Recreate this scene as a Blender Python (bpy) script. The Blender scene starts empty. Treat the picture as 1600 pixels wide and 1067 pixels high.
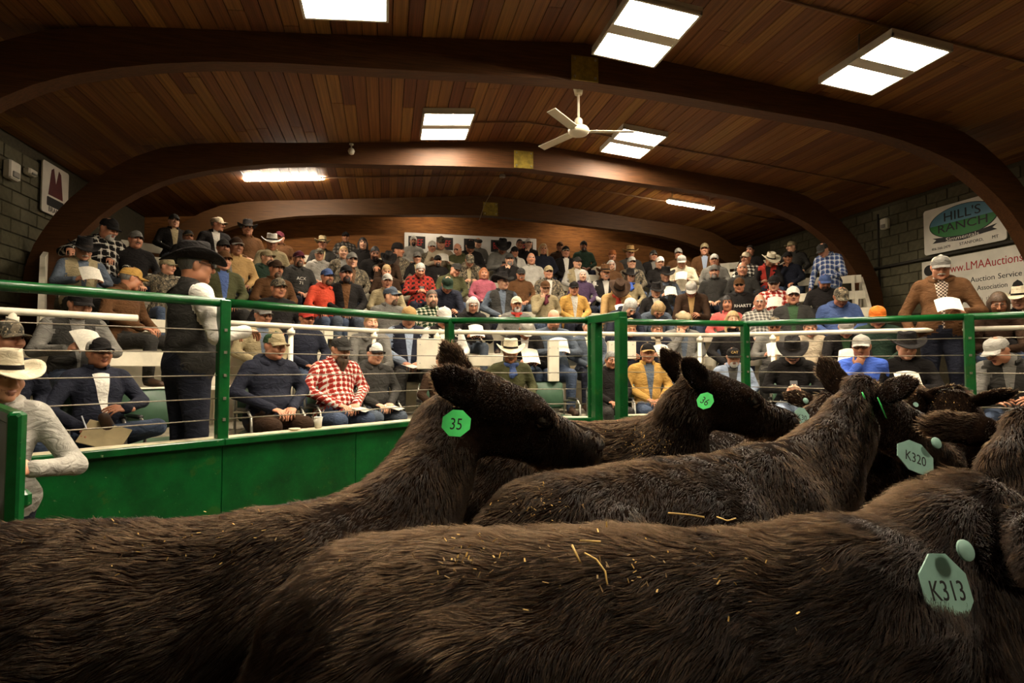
import bpy, math, random
import numpy as np
from mathutils import Matrix, Vector

rng = np.random.default_rng(7)
random.seed(7)
scene = bpy.context.scene
COL = scene.collection

# ------------------------------------------------------------------ camera, world, exposure
F_PX, CX, CY, CAM_Z = 889.0, 800.0, 533.5, 1.55
PITCH, YAW = math.atan(36.5 / F_PX), math.radians(12.5)
cam_data = bpy.data.cameras.new('camera')
cam_data.sensor_width = 36.0
cam_data.lens = F_PX / 1600 * 36
cam_data.clip_start = 0.02
camera = bpy.data.objects.new('camera', cam_data)
camera.location = (0, 0, CAM_Z)
camera.rotation_euler = (math.pi / 2 + PITCH, 0, -YAW)
COL.objects.link(camera)
scene.camera = camera

world = bpy.data.worlds.new('world')
scene.world = world
world.use_nodes = True
bg = world.node_tree.nodes['Background']
bg.inputs[0].default_value = (1.0, 0.72, 0.45, 1)
bg.inputs[1].default_value = 0.03

scene.view_settings.view_transform = 'Standard'
scene.view_settings.look = 'None'
scene.view_settings.gamma = 1.0
scene.view_settings.use_curve_mapping = False
scene.view_settings.exposure = 0.25
scene.cycles.use_denoising = True
scene.cycles.max_bounces = 5
scene.cycles.diffuse_bounces = 3
scene.cycles.glossy_bounces = 2
scene.cycles.transparent_max_bounces = 4
scene.cycles.sample_clamp_indirect = 6.0

LAMP_W = 155.0            # watts of one ceiling troffer
LAMP_COL = (1.0, 0.86, 0.66)

# pixel rays of the 1600x1067 frame, used to find where a thing stands
_fw = np.array([math.sin(YAW) * math.cos(PITCH), math.cos(YAW) * math.cos(PITCH), math.sin(PITCH)])
_rt = np.array([math.cos(YAW), -math.sin(YAW), 0.0])
_up = np.cross(_rt, _fw)
_C = np.array([0, 0, CAM_Z])
def ray(x, y): return _fw + _rt * (x - CX) / F_PX + _up * (CY - y) / F_PX
def at(x, y, depth): return _C + ray(x, y) * depth
def onz(x, y, z): d = ray(x, y); return _C + d * (z - CAM_Z) / d[2]
def onu(x, y, u): d = ray(x, y); return _C + d * u / d[0]
def onv(x, y, v): d = ray(x, y); return _C + d * v / d[1]

# ------------------------------------------------------------------ object helpers
def tag(o, label=None, cat=None, group=None, kind=None):
    if label: o['label'] = label
    if cat: o['category'] = cat
    if group: o['group'] = group
    if kind: o['kind'] = kind
    return o
def link(o, parent=None):
    COL.objects.link(o)
    if parent is not None: o.parent = parent
    return o
def empty(name, loc=(0, 0, 0), rz=0.0):
    o = bpy.data.objects.new(name, None)
    o.empty_display_size = 0.1
    o.location = loc; o.rotation_euler = (0, 0, rz)
    return link(o)
def mesh_np(name, V, Q, mats, midx=None, smooth=True):
    """mesh from numpy vertices and quads/tris (rows of 4 or 3 indices)"""
    me = bpy.data.meshes.new(name)
    V = np.asarray(V, np.float32); Q = np.asarray(Q, np.int32)
    n = Q.shape[1]
    me.vertices.add(len(V)); me.vertices.foreach_set('co', V.ravel())
    me.loops.add(Q.size); me.loops.foreach_set('vertex_index', Q.ravel())
    me.polygons.add(len(Q))
    me.polygons.foreach_set('loop_start', np.arange(0, Q.size, n, dtype=np.int32))
    me.polygons.foreach_set('loop_total', np.full(len(Q), n, np.int32))
    if smooth: me.polygons.foreach_set('use_smooth', np.ones(len(Q), bool))
    for m in mats: me.materials.append(m)
    if midx is not None: me.polygons.foreach_set('material_index', np.asarray(midx, np.int32))
    me.update(calc_edges=True)
    return me
def obj(name, me, parent=None, loc=(0, 0, 0), rot=(0, 0, 0)):
    o = bpy.data.objects.new(name, me)
    o.location = loc; o.rotation_euler = rot
    return link(o, parent)

class MB:
    """collects boxes, tubes, lathes into one mesh"""
    def __init__(s): s.v = []; s.f = []; s.m = []
    def add(s, vs, fs, m=0):
        b = len(s.v); s.v += [tuple(v) for v in vs]
        for f in fs: s.f.append(tuple(i + b for i in f)); s.m.append(m)
    def box(s, c, size, R=None, m=0, bev=0.0):
        hx, hy, hz = size[0] / 2, size[1] / 2, size[2] / 2
        R = np.eye(3) if R is None else np.asarray(R)
        if bev <= 0:
            vs = [(x, y, z) for x in (-hx, hx) for y in (-hy, hy) for z in (-hz, hz)]
            fs = [(0, 1, 3, 2), (4, 6, 7, 5), (0, 4, 5, 1), (2, 3, 7, 6), (0, 2, 6, 4), (1, 5, 7, 3)]
        else:
            b = min(bev, hx * .9, hy * .9, hz * .9); vs = []
            for zz, ins in ((-hz, b), (-hz + b, 0), (hz - b, 0), (hz, b)):
                x, y = hx - ins, hy - ins
                vs += [(-x + b, -y, zz), (x - b, -y, zz), (x, -y + b, zz), (x, y - b, zz), (x - b, y, zz), (-x + b, y, zz), (-x, y - b, zz), (-x, -y + b, zz)]
            fs = [tuple(range(7, -1, -1)), tuple(range(24, 32))]
            for k in range(3):
                for i in range(8):
                    j = (i + 1) % 8
                    fs.append((k * 8 + i, k * 8 + j, k * 8 + 8 + j, k * 8 + 8 + i))
        vs = [R @ np.array(v) + np.asarray(c) for v in vs]
        s.add(vs, fs, m)
    def bar(s, a, b, w, h, m=0, up=(0, 0, 1), bev=0.0):
        a = np.asarray(a, float); b = np.asarray(b, float); d = b - a; L = np.linalg.norm(d); d /= L
        u = np.asarray(up, float)
        if abs(d @ u) > .99: u = np.array([0, 1., 0])
        y = np.cross(u, d); y /= np.linalg.norm(y); z = np.cross(d, y)
        s.box((a + b) / 2, (L, w, h), np.stack([d, y, z], 1), m, bev)
    def tube(s, pts, r, seg=10, m=0, cap=True):
        pts = [np.asarray(p, float) for p in pts]; rings = []
        n = len(pts); prev = None
        for i, p in enumerate(pts):
            t = pts[min(i + 1, n - 1)] - pts[max(i - 1, 0)]; t /= np.linalg.norm(t)
            if prev is None:
                u = np.cross(t, (0, 0, 1.)) if abs(t[2]) < .9 else np.cross(t, (1., 0, 0))
            else: u = prev - t * (prev @ t)
            u /= np.linalg.norm(u); prev = u; w = np.cross(t, u)
            rr = r[i] if hasattr(r, '__len__') else r
            rings.append([p + rr * (math.cos(a) * u + math.sin(a) * w) for a in np.linspace(0, 2 * math.pi, seg, endpoint=False)])
        vs = [v for ri in rings for v in ri]; fs = []
        for i in range(n - 1):
            for j in range(seg):
                k = (j + 1) % seg
                fs.append((i * seg + j, i * seg + k, (i + 1) * seg + k, (i + 1) * seg + j))
        if cap: fs += [tuple(range(seg - 1, -1, -1)), tuple(range((n - 1) * seg, n * seg))]
        s.add(vs, fs, m)
    def lathe(s, prof, c=(0, 0, 0), seg=20, m=0):
        vs = []; fs = []; n = len(prof)
        for r, z in prof:
            for a in np.linspace(0, 2 * math.pi, seg, endpoint=False):
                vs.append((c[0] + r * math.cos(a), c[1] + r * math.sin(a), c[2] + z))
        for i in range(n - 1):
            for j in range(seg):
                k = (j + 1) % seg
                fs.append((i * seg + j, i * seg + k, (i + 1) * seg + k, (i + 1) * seg + j))
        fs += [tuple(range(seg - 1, -1, -1)), tuple(range((n - 1) * seg, n * seg))]
        s.add(vs, fs, m)
    def prism(s, poly, z0, z1, m=0, mtop=None):
        n = len(poly); area = sum(poly[i][0] * poly[(i + 1) % n][1] - poly[(i + 1) % n][0] * poly[i][1] for i in range(n))
        if area < 0: poly = poly[::-1]
        vs = [(p[0], p[1], z0) for p in poly] + [(p[0], p[1], z1) for p in poly]
        s.add(vs, [tuple(range(n - 1, -1, -1))] + [(i, (i + 1) % n, n + (i + 1) % n, n + i) for i in range(n)], m)
        s.add([(p[0], p[1], z1) for p in poly], [tuple(range(n))], m if mtop is None else mtop)
    def mesh(s, name, mats, smooth=False):
        me = bpy.data.meshes.new(name)
        me.from_pydata(s.v, [], s.f)
        for m in (mats if isinstance(mats, (list, tuple)) else [mats]): me.materials.append(m)
        me.polygons.foreach_set('material_index', s.m)
        if smooth: me.polygons.foreach_set('use_smooth', [len(f) == 4 for f in s.f])
        me.update()
        return me
    def build(s, name, mats, parent=None, smooth=False, loc=(0, 0, 0), rot=(0, 0, 0)):
        return obj(name, s.mesh(name, mats, smooth), parent, loc, rot)
def one(name, mats, parent, fn, smooth=False, loc=(0, 0, 0), rot=(0, 0, 0)):
    b = MB(); fn(b); return b.build(name, mats, parent, smooth, loc, rot)

# ------------------------------------------------------------------ materials
def lin(h):
    if not isinstance(h, str): return tuple(h)
    h = h.lstrip('#')
    return tuple(((c / 12.92) if c <= .04045 else ((c + .055) / 1.055) ** 2.4) for c in (int(h[i:i + 2], 16) / 255 for i in (0, 2, 4)))
_mats = {}
def new_mat(name):
    m = bpy.data.materials.new(name); m.use_nodes = True
    nt = m.node_tree; b = nt.nodes['Principled BSDF']
    return m, nt, b
def N(nt, t, **kw):
    n = nt.nodes.new(t)
    for k, v in kw.items(): setattr(n, k, v)
    return n
def mix(nt, fac, a, b, mode='MIX'):
    n = N(nt, 'ShaderNodeMix', data_type='RGBA', blend_type=mode)
    for sock, val in ((n.inputs[0], fac), (n.inputs[6], a), (n.inputs[7], b)):
        if hasattr(val, 'is_output'): nt.links.new(val, sock)
        elif isinstance(val, (int, float)): sock.default_value = val
        else: sock.default_value = (*lin(val), 1)
    return n.outputs[2]
def mth(nt, op, a, b=None, c=None):
    n = N(nt, 'ShaderNodeMath', operation=op)
    for i, v in enumerate((a, b, c)):
        if v is None: continue
        if hasattr(v, 'is_output'): nt.links.new(v, n.inputs[i])
        else: n.inputs[i].default_value = v
    return n.outputs[0]
def noise(nt, scale, detail=3, vec=None, out='Fac', rough=.55):
    n = N(nt, 'ShaderNodeTexNoise'); n.inputs['Scale'].default_value = scale
    n.inputs['Detail'].default_value = detail; n.inputs['Roughness'].default_value = rough
    if vec is not None: nt.links.new(vec, n.inputs['Vector'])
    return n.outputs[out]
def coords(nt, which='Object', scale=None):
    t = N(nt, 'ShaderNodeTexCoord').outputs[which]
    if scale:
        mp = N(nt, 'ShaderNodeMapping'); mp.inputs['Scale'].default_value = scale
        nt.links.new(t, mp.inputs['Vector']); t = mp.outputs[0]
    return t
def bump(nt, b, h, strength=.3, dist=.01):
    n = N(nt, 'ShaderNodeBump'); n.inputs['Strength'].default_value = strength
    n.inputs['Distance'].default_value = dist
    nt.links.new(h, n.inputs['Height']); nt.links.new(n.outputs[0], b.inputs['Normal'])
def ramp(nt, fac, stops):
    r = N(nt, 'ShaderNodeValToRGB'); e = r.color_ramp.elements
    while len(e) < len(stops): e.new(.5)
    for el, (p, c) in zip(e, stops): el.position = p; el.color = (*lin(c), 1)
    nt.links.new(fac, r.inputs[0]); return r.outputs[0]
def mat(name, col, rough=.6, metal=0.0, var=.12, scale=6.0, bmp=0.0, bscale=40.0, spec=.4, col2=None):
    key = (name, str(col), rough, metal, var, scale)
    if key in _mats: return _mats[key]
    m, nt, b = new_mat(name)
    c = coords(nt)
    f = noise(nt, scale, 4, c)
    l = lin(col); dk = tuple(x * (1 - 2.2 * var) for x in l) if col2 is None else lin(col2); lt = tuple(min(1, x * (1 + var)) for x in l)
    nt.links.new(ramp(nt, f, [(.3, dk), (.62, lt)]), b.inputs['Base Color'])
    b.inputs['Roughness'].default_value = rough; b.inputs['Metallic'].default_value = metal
    b.inputs['Specular IOR Level'].default_value = spec
    if bmp: bump(nt, b, noise(nt, bscale, 3, c), bmp, .01)
    _mats[key] = m
    return m
def cloth(col, kind='cloth'):
    key = ('cloth', col, kind)
    if key in _mats: return _mats[key]
    m, nt, b = new_mat(kind)
    c = coords(nt)
    l = lin(col)
    base = ramp(nt, noise(nt, 9, 4, c), [(.3, tuple(x * .72 for x in l)), (.65, tuple(min(1, x * 1.1) for x in l))])
    nt.links.new(base, b.inputs['Base Color'])
    b.inputs['Roughness'].default_value = .88; b.inputs['Specular IOR Level'].default_value = .15
    w = N(nt, 'ShaderNodeTexNoise'); w.inputs['Scale'].default_value = 11; w.inputs['Detail'].default_value = 3; w.inputs['Distortion'].default_value = 1.2
    nt.links.new(coords(nt, 'Object', (1, 1, 1.9)), w.inputs['Vector'])
    bump(nt, b, w.outputs[0], .55, .03)
    _mats[key] = m
    return m
def stripes(nt, axis_sock, period, width):
    f = mth(nt, 'FRACT', mth(nt, 'DIVIDE', axis_sock, period))
    return mth(nt, 'LESS_THAN', f, width)
def plaid(a, b_, c_='#e8e0d0', per=.07):
    key = ('plaid', a, b_, c_, per)
    if key in _mats: return _mats[key]
    m, nt, b = new_mat('plaid_cloth')
    s = N(nt, 'ShaderNodeSeparateXYZ'); nt.links.new(coords(nt), s.inputs[0])
    x = mth(nt, 'ADD', s.outputs[0], mth(nt, 'MULTIPLY', s.outputs[1], .55)); z = mth(nt, 'ADD', s.outputs[2], mth(nt, 'MULTIPLY', s.outputs[1], .7))
    sx = stripes(nt, x, per, .5); sz = stripes(nt, z, per, .5)
    tot = mth(nt, 'MULTIPLY', mth(nt, 'ADD', sx, sz), .5)
    col = ramp(nt, tot, [(0, c_ if False else b_), (.5, a), (1, tuple(v * .55 for v in lin(a)))])
    r = [n for n in nt.nodes if n.type == 'VALTORGB'][-1]; r.color_ramp.interpolation = 'CONSTANT'
    r.color_ramp.elements[1].position = .3; r.color_ramp.elements[2].position = .8
    lx = stripes(nt, mth(nt, 'ADD', x, per * .22), per, .09); lz = stripes(nt, mth(nt, 'ADD', z, per * .22), per, .09)
    col = mix(nt, mth(nt, 'MULTIPLY', mth(nt, 'MAXIMUM', lx, lz), .7), col, c_)
    nt.links.new(col, b.inputs['Base Color'])
    b.inputs['Roughness'].default_value = .9; b.inputs['Specular IOR Level'].default_value = .12
    bump(nt, b, noise(nt, 11, 3, coords(nt)), .5, .03)
    _mats[key] = m
    return m
def camo(a='#5b5140', b_='#2e2a20', c_='#8a7c62'):
    key = ('camo', a, b_, c_)
    if key in _mats: return _mats[key]
    m, nt, b = new_mat('camouflage_cloth')
    c = coords(nt)
    col = mix(nt, mth(nt, 'GREATER_THAN', noise(nt, 26, 2, c), .52), a, b_)
    col = mix(nt, mth(nt, 'GREATER_THAN', noise(nt, 38, 2, coords(nt, 'Object', (1, 1.3, .8))), .6), col, c_)
    nt.links.new(col, b.inputs['Base Color']); b.inputs['Roughness'].default_value = .9
    bump(nt, b, noise(nt, 11, 3, c), .7, .05)
    _mats[key] = m
    return m
def front(outer, inner, w0=.012, slope=.135, z0=.66, z1=1.2):
    """garment open at the front: the inner shirt shows in a strip widening to the neck"""
    key = ('front', outer.name, inner.name, w0, slope, z0)
    if key in _mats: return _mats[key]
    m = outer.copy(); m.name = 'open_front_' + outer.name.split('.')[0]
    nt = m.node_tree; b = nt.nodes['Principled BSDF']
    s = N(nt, 'ShaderNodeSeparateXYZ'); nt.links.new(coords(nt), s.inputs[0])
    half = mth(nt, 'ADD', mth(nt, 'MULTIPLY', mth(nt, 'MAXIMUM', mth(nt, 'SUBTRACT', s.outputs[2], z0), 0.0), slope), w0)
    k = mth(nt, 'MULTIPLY', mth(nt, 'LESS_THAN', mth(nt, 'ABSOLUTE', s.outputs[0]), half), mth(nt, 'LESS_THAN', s.outputs[1], -.02))
    old = b.inputs['Base Color'].links[0].from_socket
    ib = inner.node_tree.nodes['Principled BSDF']
    if inner.name.startswith('plaid') or inner.name.startswith('camo'):
        # small check drawn again with the inner shirt's two colours
        x, z = s.outputs[0], s.outputs[2]
        t = mth(nt, 'ABSOLUTE', mth(nt, 'SUBTRACT', stripes(nt, x, .035, .5), stripes(nt, z, .035, .5)))
        icol = mix(nt, t, '#3d2f28', '#b9a796')
    else:
        rr = [n for n in inner.node_tree.nodes if n.type == 'VALTORGB']
        c = rr[0].color_ramp.elements[1].color if rr else (.5, .5, .5, 1)
        icol = mix(nt, 0.0, tuple(c[:3]), tuple(c[:3]))
    nt.links.new(mix(nt, k, old, icol), b.inputs['Base Color'])
    _mats[key] = m
    return m

# ------------------------------------------------------------------ signed-distance bodies, meshed with surface nets
class Sdf:
    def __init__(s): s.p = []
    def cone(s, a, b, ra, rb, lab=0, k=.03, flat=None, sub=False):
        s.p.append(('c', np.asarray(a, float), np.asarray(b, float), ra, rb, lab, k, flat, sub)); return s
    def ell(s, c, r, lab=0, k=.03, R=None, sub=False):
        s.p.append(('e', np.asarray(c, float), np.asarray(r, float), R, None, lab, k, None, sub)); return s
    def bounds(s):
        lo = np.full(3, 9e9); hi = -lo
        for q in s.p:
            if q[8]: continue
            if q[0] == 'c':
                a, b, m = q[1], q[2], max(q[3], q[4])
                lo = np.minimum(lo, np.minimum(a, b) - m); hi = np.maximum(hi, np.maximum(a, b) + m)
            else:
                m = q[2] if q[3] is None else np.full(3, q[2].max())
                lo = np.minimum(lo, q[1] - m); hi = np.maximum(hi, q[1] + m)
        return lo, hi
    def mesh(s, res, box=None):
        lo, hi = s.bounds() if box is None else box
        lo = lo - 2.5 * res; n = np.ceil((hi + 2.5 * res - lo) / res).astype(int) + 1
        F = np.full(n, .3, np.float32); best = np.full(n, 9., np.float32); lab = np.zeros(n, np.int8)
        ax = [(lo[i] + res * np.arange(n[i])).astype(np.float32) for i in range(3)]
        for typ, A, B, ra, rb, lb, k, flat, sub in s.p:
            if typ == 'c':
                m = max(ra, rb) + k + 2.5 * res; bl = np.minimum(A, B) - m; bh = np.maximum(A, B) + m
            else:
                m = (B if ra is None else np.full(3, B.max())) + k + 2.5 * res; bl = A - m; bh = A + m
            i0 = np.clip(((bl - lo) / res).astype(int), 0, n - 1); i1 = np.clip(((bh - lo) / res).astype(int) + 2, 1, n)
            if np.any(i1 <= i0): continue
            sl = tuple(slice(i0[i], i1[i]) for i in range(3))
            X = ax[0][sl[0]][:, None, None]; Y = ax[1][sl[1]][None, :, None]; Z = ax[2][sl[2]][None, None, :]
            if typ == 'c':
                px, py, pz = X - A[0], Y - A[1], Z - A[2]
                d = (B - A)
                if flat is not None:
                    nv, ff = flat; nv = np.asarray(nv, float)
                    q = (px * nv[0] + py * nv[1] + pz * nv[2]) * (ff - 1)
                    px, py, pz = px + q * nv[0], py + q * nv[1], pz + q * nv[2]
                    d = d + (d @ nv) * (ff - 1) * nv
                dd = d @ d
                t = np.clip((px * d[0] + py * d[1] + pz * d[2]) / max(dd, 1e-9), 0, 1)
                D = np.sqrt((px - t * d[0]) ** 2 + (py - t * d[1]) ** 2 + (pz - t * d[2]) ** 2) - (ra + (rb - ra) * t)
                if flat is not None and flat[1] > 1: D = D / (1 + .5 * (flat[1] - 1))
            else:
                px, py, pz = X - A[0], Y - A[1], Z - A[2]
                if ra is not None:
                    R = ra
                    px, py, pz = (px * R[0, 0] + py * R[1, 0] + pz * R[2, 0], px * R[0, 1] + py * R[1, 1] + pz * R[2, 1], px * R[0, 2] + py * R[1, 2] + pz * R[2, 2])
                k0 = np.sqrt((px / B[0]) ** 2 + (py / B[1]) ** 2 + (pz / B[2]) ** 2)
                k1 = np.sqrt((px / B[0] ** 2) ** 2 + (py / B[1] ** 2) ** 2 + (pz / B[2] ** 2) ** 2) + 1e-6
                D = k0 * (k0 - 1) / k1
            D = D.astype(np.float32); f = F[sl]
            if sub:
                h = np.clip(.5 - .5 * (f + D) / k, 0, 1); F[sl] = f * (1 - h) - D * h + k * h * (1 - h)
            else:
                h = np.clip(.5 + .5 * (f - D) / k, 0, 1); F[sl] = f * (1 - h) + D * h - k * h * (1 - h)
                bs = best[sl]; u = D < bs; bs[u] = D[u]; lb_ = lab[sl]; lb_[u] = lb
        return surface_nets(F, lo, res, lab)
def surface_nets(F, lo, res, lab):
    n = np.array(F.shape); nc = n - 1
    ins = F < 0
    acc = {}
    E = []
    for a in range(3):
        s0 = [slice(None)] * 3; s1 = [slice(None)] * 3; s0[a] = slice(0, -1); s1[a] = slice(1, None)
        cr = ins[tuple(s0)] != ins[tuple(s1)]
        idx = np.argwhere(cr); j = idx.copy(); j[:, a] += 1
        f0 = F[idx[:, 0], idx[:, 1], idx[:, 2]]; f1 = F[j[:, 0], j[:, 1], j[:, 2]]
        pos = idx.astype(np.float64); pos[:, a] += f0 / (f0 - f1)
        E.append((idx, pos, f0 < 0))
    flat = lambda i: (i[:, 0] * nc[1] + i[:, 1]) * nc[2] + i[:, 2]
    cells = []; cpos = []; quads = []
    for a in range(3):
        idx, pos, neg = E[a]; b, c = (a + 1) % 3, (a + 2) % 3
        ok = (idx[:, b] > 0) & (idx[:, c] > 0) & (idx[:, b] < nc[b]) & (idx[:, c] < nc[c])
        idx, pos, neg = idx[ok], pos[ok], neg[ok]
        q = []
        for db, dc in ((-1, -1), (0, -1), (0, 0), (-1, 0)):
            ci = idx.copy(); ci[:, b] += db; ci[:, c] += dc
            fl = flat(ci); q.append(fl); cells.append(fl); cpos.append(pos)
        q = np.stack(q, 1); q[~neg] = q[~neg][:, ::-1]
        quads.append(q)
    cells = np.concatenate(cells); cpos = np.concatenate(cpos); quads = np.concatenate(quads)
    u, inv = np.unique(cells, return_inverse=True)
    cnt = np.bincount(inv)
    V = np.stack([np.bincount(inv, cpos[:, i]) / cnt for i in range(3)], 1)
    Q = np.searchsorted(u, quads)
    vi = np.clip(np.rint(V).astype(int), 0, n - 1)
    L = lab[vi[:, 0], vi[:, 1], vi[:, 2]]
    return V * res + lo, Q, L[Q[:, 0]]
def rot_to(fr, up=(0, 0, 1)):
    """matrix whose x axis is fr"""
    x = np.asarray(fr, float); x = x / np.linalg.norm(x); z = np.asarray(up, float); z = z - x * (z @ x); z /= np.linalg.norm(z)
    return np.stack([x, np.cross(z, x), z], 1)
def euler(rx=0, ry=0, rz=0):
    return np.array(Matrix.Rotation(rz, 3, 'Z') @ Matrix.Rotation(rx, 3, 'X') @ Matrix.Rotation(ry, 3, 'Y'))
def text(body, size, mat_, parent, loc, rot, align='CENTER', ext=.0015, name='lettering', sx=1.0):
    cu = bpy.data.curves.new(name, 'FONT'); cu.body = body; cu.size = size; cu.align_x = align; cu.align_y = 'CENTER'
    cu.extrude = ext; cu.resolution_u = 3; cu.materials.append(mat_)
    o = obj(name, cu, parent, loc, rot); o.scale = (sx, 1, 1)
    return o
# ------------------------------------------------------------------ shared materials
def wood(name, dark, light, grain=(1, 22, 22), rough=.55, rnd=.5):
    m, nt, b = new_mat(name)
    f = noise(nt, 2.2, 6, coords(nt, 'Object', grain), rough=.65)
    col = ramp(nt, f, [(.25, dark), (.75, light)])
    if rnd:
        r = N(nt, 'ShaderNodeObjectInfo').outputs['Random']
        hsv = N(nt, 'ShaderNodeHueSaturation')
        nt.links.new(col, hsv.inputs['Color'])
        nt.links.new(mth(nt, 'ADD', mth(nt, 'MULTIPLY', r, rnd * 1.5), 1 - rnd * .8), hsv.inputs['Value'])
        nt.links.new(mth(nt, 'ADD', mth(nt, 'MULTIPLY', r, .03), .487), hsv.inputs['Hue'])
        col = hsv.outputs[0]
    nt.links.new(col, b.inputs['Base Color'])
    b.inputs['Roughness'].default_value = rough; b.inputs['Specular IOR Level'].default_value = .3
    bump(nt, b, f, .25, .006)
    return m
M_plank = wood('ceiling_plank_wood', '#4a2a12', '#94602f', (22, 1, 22))
M_beam = wood('glulam_wood', '#33200f', '#62401f', (1.2, 24, 30), .55, .12)
M_panelling = wood('back_wall_wood', '#4f2d12', '#8d5b2a', (1.5, 1, 12), .85, 0)
M_block = mat('painted_block', '#57523d', .85, var=.1, scale=14, bmp=.35, bscale=90)
M_mortar = mat('block_mortar', '#453f2f', .95, var=.1, scale=20)
M_white = mat('white_bench_paint', '#d8d0bb', .5, var=.07, scale=5, bmp=.08, bscale=60)
M_tread = mat('worn_grey_tread', '#8d8674', .8, var=.15, scale=4)
M_cap = mat('cream_sill_paint', '#c9bfa2', .6, var=.22, scale=9, bmp=.15)
def green_mat():
    m, nt, b = new_mat('green_enamel_paint')
    c = coords(nt)
    base = ramp(nt, noise(nt, 3.5, 6, c, rough=.7), [(.3, '#043214'), (.7, '#0a5e27')])
    chips = mth(nt, 'GREATER_THAN', noise(nt, 38, 6, c, rough=.75), .66)
    rub = mth(nt, 'MULTIPLY', mth(nt, 'GREATER_THAN', noise(nt, 5, 6, c, rough=.8), .60), .35)
    col = mix(nt, mth(nt, 'MULTIPLY', chips, .5), mix(nt, rub, base, '#3c5a1e'), '#8d9a72')
    nt.links.new(col, b.inputs['Base Color']); b.inputs['Roughness'].default_value = .3
    b.inputs['Specular IOR Level'].default_value = .5
    bump(nt, b, noise(nt, 14, 4, c), .18, .01)
    return m
M_green = green_mat()
M_cable = mat('steel_cable', '#8d8474', .45, .6, scale=60)
M_steel = mat('chair_steel', '#a9a59a', .35, .8, scale=20)
M_vinyl = mat('green_vinyl', '#3f5a45', .45, var=.12, scale=7)
M_blackpl = mat('black_plastic', '#161412', .5, var=.05)
M_whitepl = mat('white_plastic', '#cfc8b6', .45, var=.04)
M_yellow = mat('yellow_bracket_paint', '#8f7a2c', .6, var=.2, scale=12)
M_dirt = mat('ring_sawdust', '#4a3825', .95, var=.3, scale=18, bmp=.6, bscale=50)
M_concrete = mat('concrete', '#6d6656', .9, var=.15, scale=6)
M_paper = mat('paper', '#e4dfd0', .8, var=.03, scale=3)
M_black = mat('black_print', '#15110f', .6, var=.02)
M_red = mat('red_print', '#a3231a', .6, var=.03)
M_signwhite = mat('sign_white', '#d9d2c2', .5, var=.05, scale=4)
def emis(name, col, s):
    m, nt, b = new_mat(name)
    b.inputs['Base Color'].default_value = (.8, .8, .8, 1)
    b.inputs['Emission Color'].default_value = (*col, 1); b.inputs['Emission Strength'].default_value = s
    return m
M_lamp = emis('troffer_diffuser', LAMP_COL, LAMP_W / (math.pi * .53))
M_tubelamp = emis('fluorescent_tube', LAMP_COL, 170.0)

# ------------------------------------------------------------------ the room
UC, HALF = 2.3, 7.45
U_L, U_R, V_B, V_F = UC - HALF, UC + HALF, 13.7, -4.0
def ceil_z(u): return 5.42 - .09 * abs(u - UC)
def structure(o, parent=None): o['kind'] = 'structure'; return o

b = MB(); b.box(((U_L + U_R) / 2, (V_B + V_F) / 2, -.05), (U_R - U_L, V_B - V_F, .1)); structure(b.build('floor', M_dirt))
def wall(name, c, size, m):
    b = MB(); b.box(c, size); return structure(b.build(name, m))
wr = wall('wall_right', (U_R + .1, (V_B + V_F) / 2, 2.6), (.2, V_B - V_F, 5.2), M_mortar)
wl = wall('wall_left', (U_L - .1, (V_B + V_F) / 2, 2.6), (.2, V_B - V_F, 5.2), M_mortar)
wall('wall_back', ((U_L + U_R) / 2, V_B + .1, 2.75), (U_R - U_L + .4, .2, 5.5), M_panelling)
wall('wall_front', ((U_L + U_R) / 2, V_F - .1, 2.75), (U_R - U_L + .4, .2, 5.5), M_concrete)
# concrete blocks of the two side walls, where they can be told apart
bb = MB(); bb.box((0, 0, 0), (.03, .385, .185), bev=.008); block_me = bb.mesh('block', M_block)
def blocks(parent, u, v0, v1, z0, z1):
    cr = 0; z = z0
    while z + .1 < z1:
        v = v0 + (.2 if cr % 2 else 0)
        while v < v1:
            o = obj('block', block_me, parent, (u, v, z + .1)); v += .4
        z += .2; cr += 1
blocks(wr, U_R - .008, 6.9, 13.0, 1.9, 4.7)
blocks(wl, U_L + .008, 6.2, 10.6, 1.4, 4.7)

# ceiling: two slopes of tongue-and-groove boards
b = MB()
for sgn in (-1, 1):
    a = (UC, 5.47); e = (UC + sgn * HALF, 5.47 - .09 * HALF)
    vs = [(a[0], V_F, a[1]), (e[0], V_F, e[1]), (e[0], V_B, e[1]), (a[0], V_B, a[1])]
    vs += [(x, y, z + .06) for x, y, z in vs]
    b.add(vs, [(0, 1, 2, 3), (4, 7, 6, 5), (0, 4, 5, 1), (2, 6, 7, 3), (1, 5, 6, 2), (0, 3, 7, 4)])
ceiling = structure(b.build('ceiling', mat('ceiling_board_back', '#2c170b', .8)))
bb = MB(); bb.box((0, 0, 0), (.156, 1.0, .03), bev=.004); plank_me = bb.mesh('plank', M_plank)
slope = math.atan(.09); cnt = 0
for sgn in (-1, 1):
    for i in range(46):
        du = (i + .5) * .1615
        v = 2.6 - random.random() * 2.0
        while v < V_B:
            L = random.uniform(2.9, 4.9); e = min(v + L, V_B)
            if V_B - e < .8: e = V_B
            o = obj('plank', plank_me, ceiling, (UC + sgn * du, (v + e) / 2, ceil_z(UC + du) + .018), (0, sgn * slope, 0))
            o.scale = (1, e - v - .004, 1); v = e; cnt += 1

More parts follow.
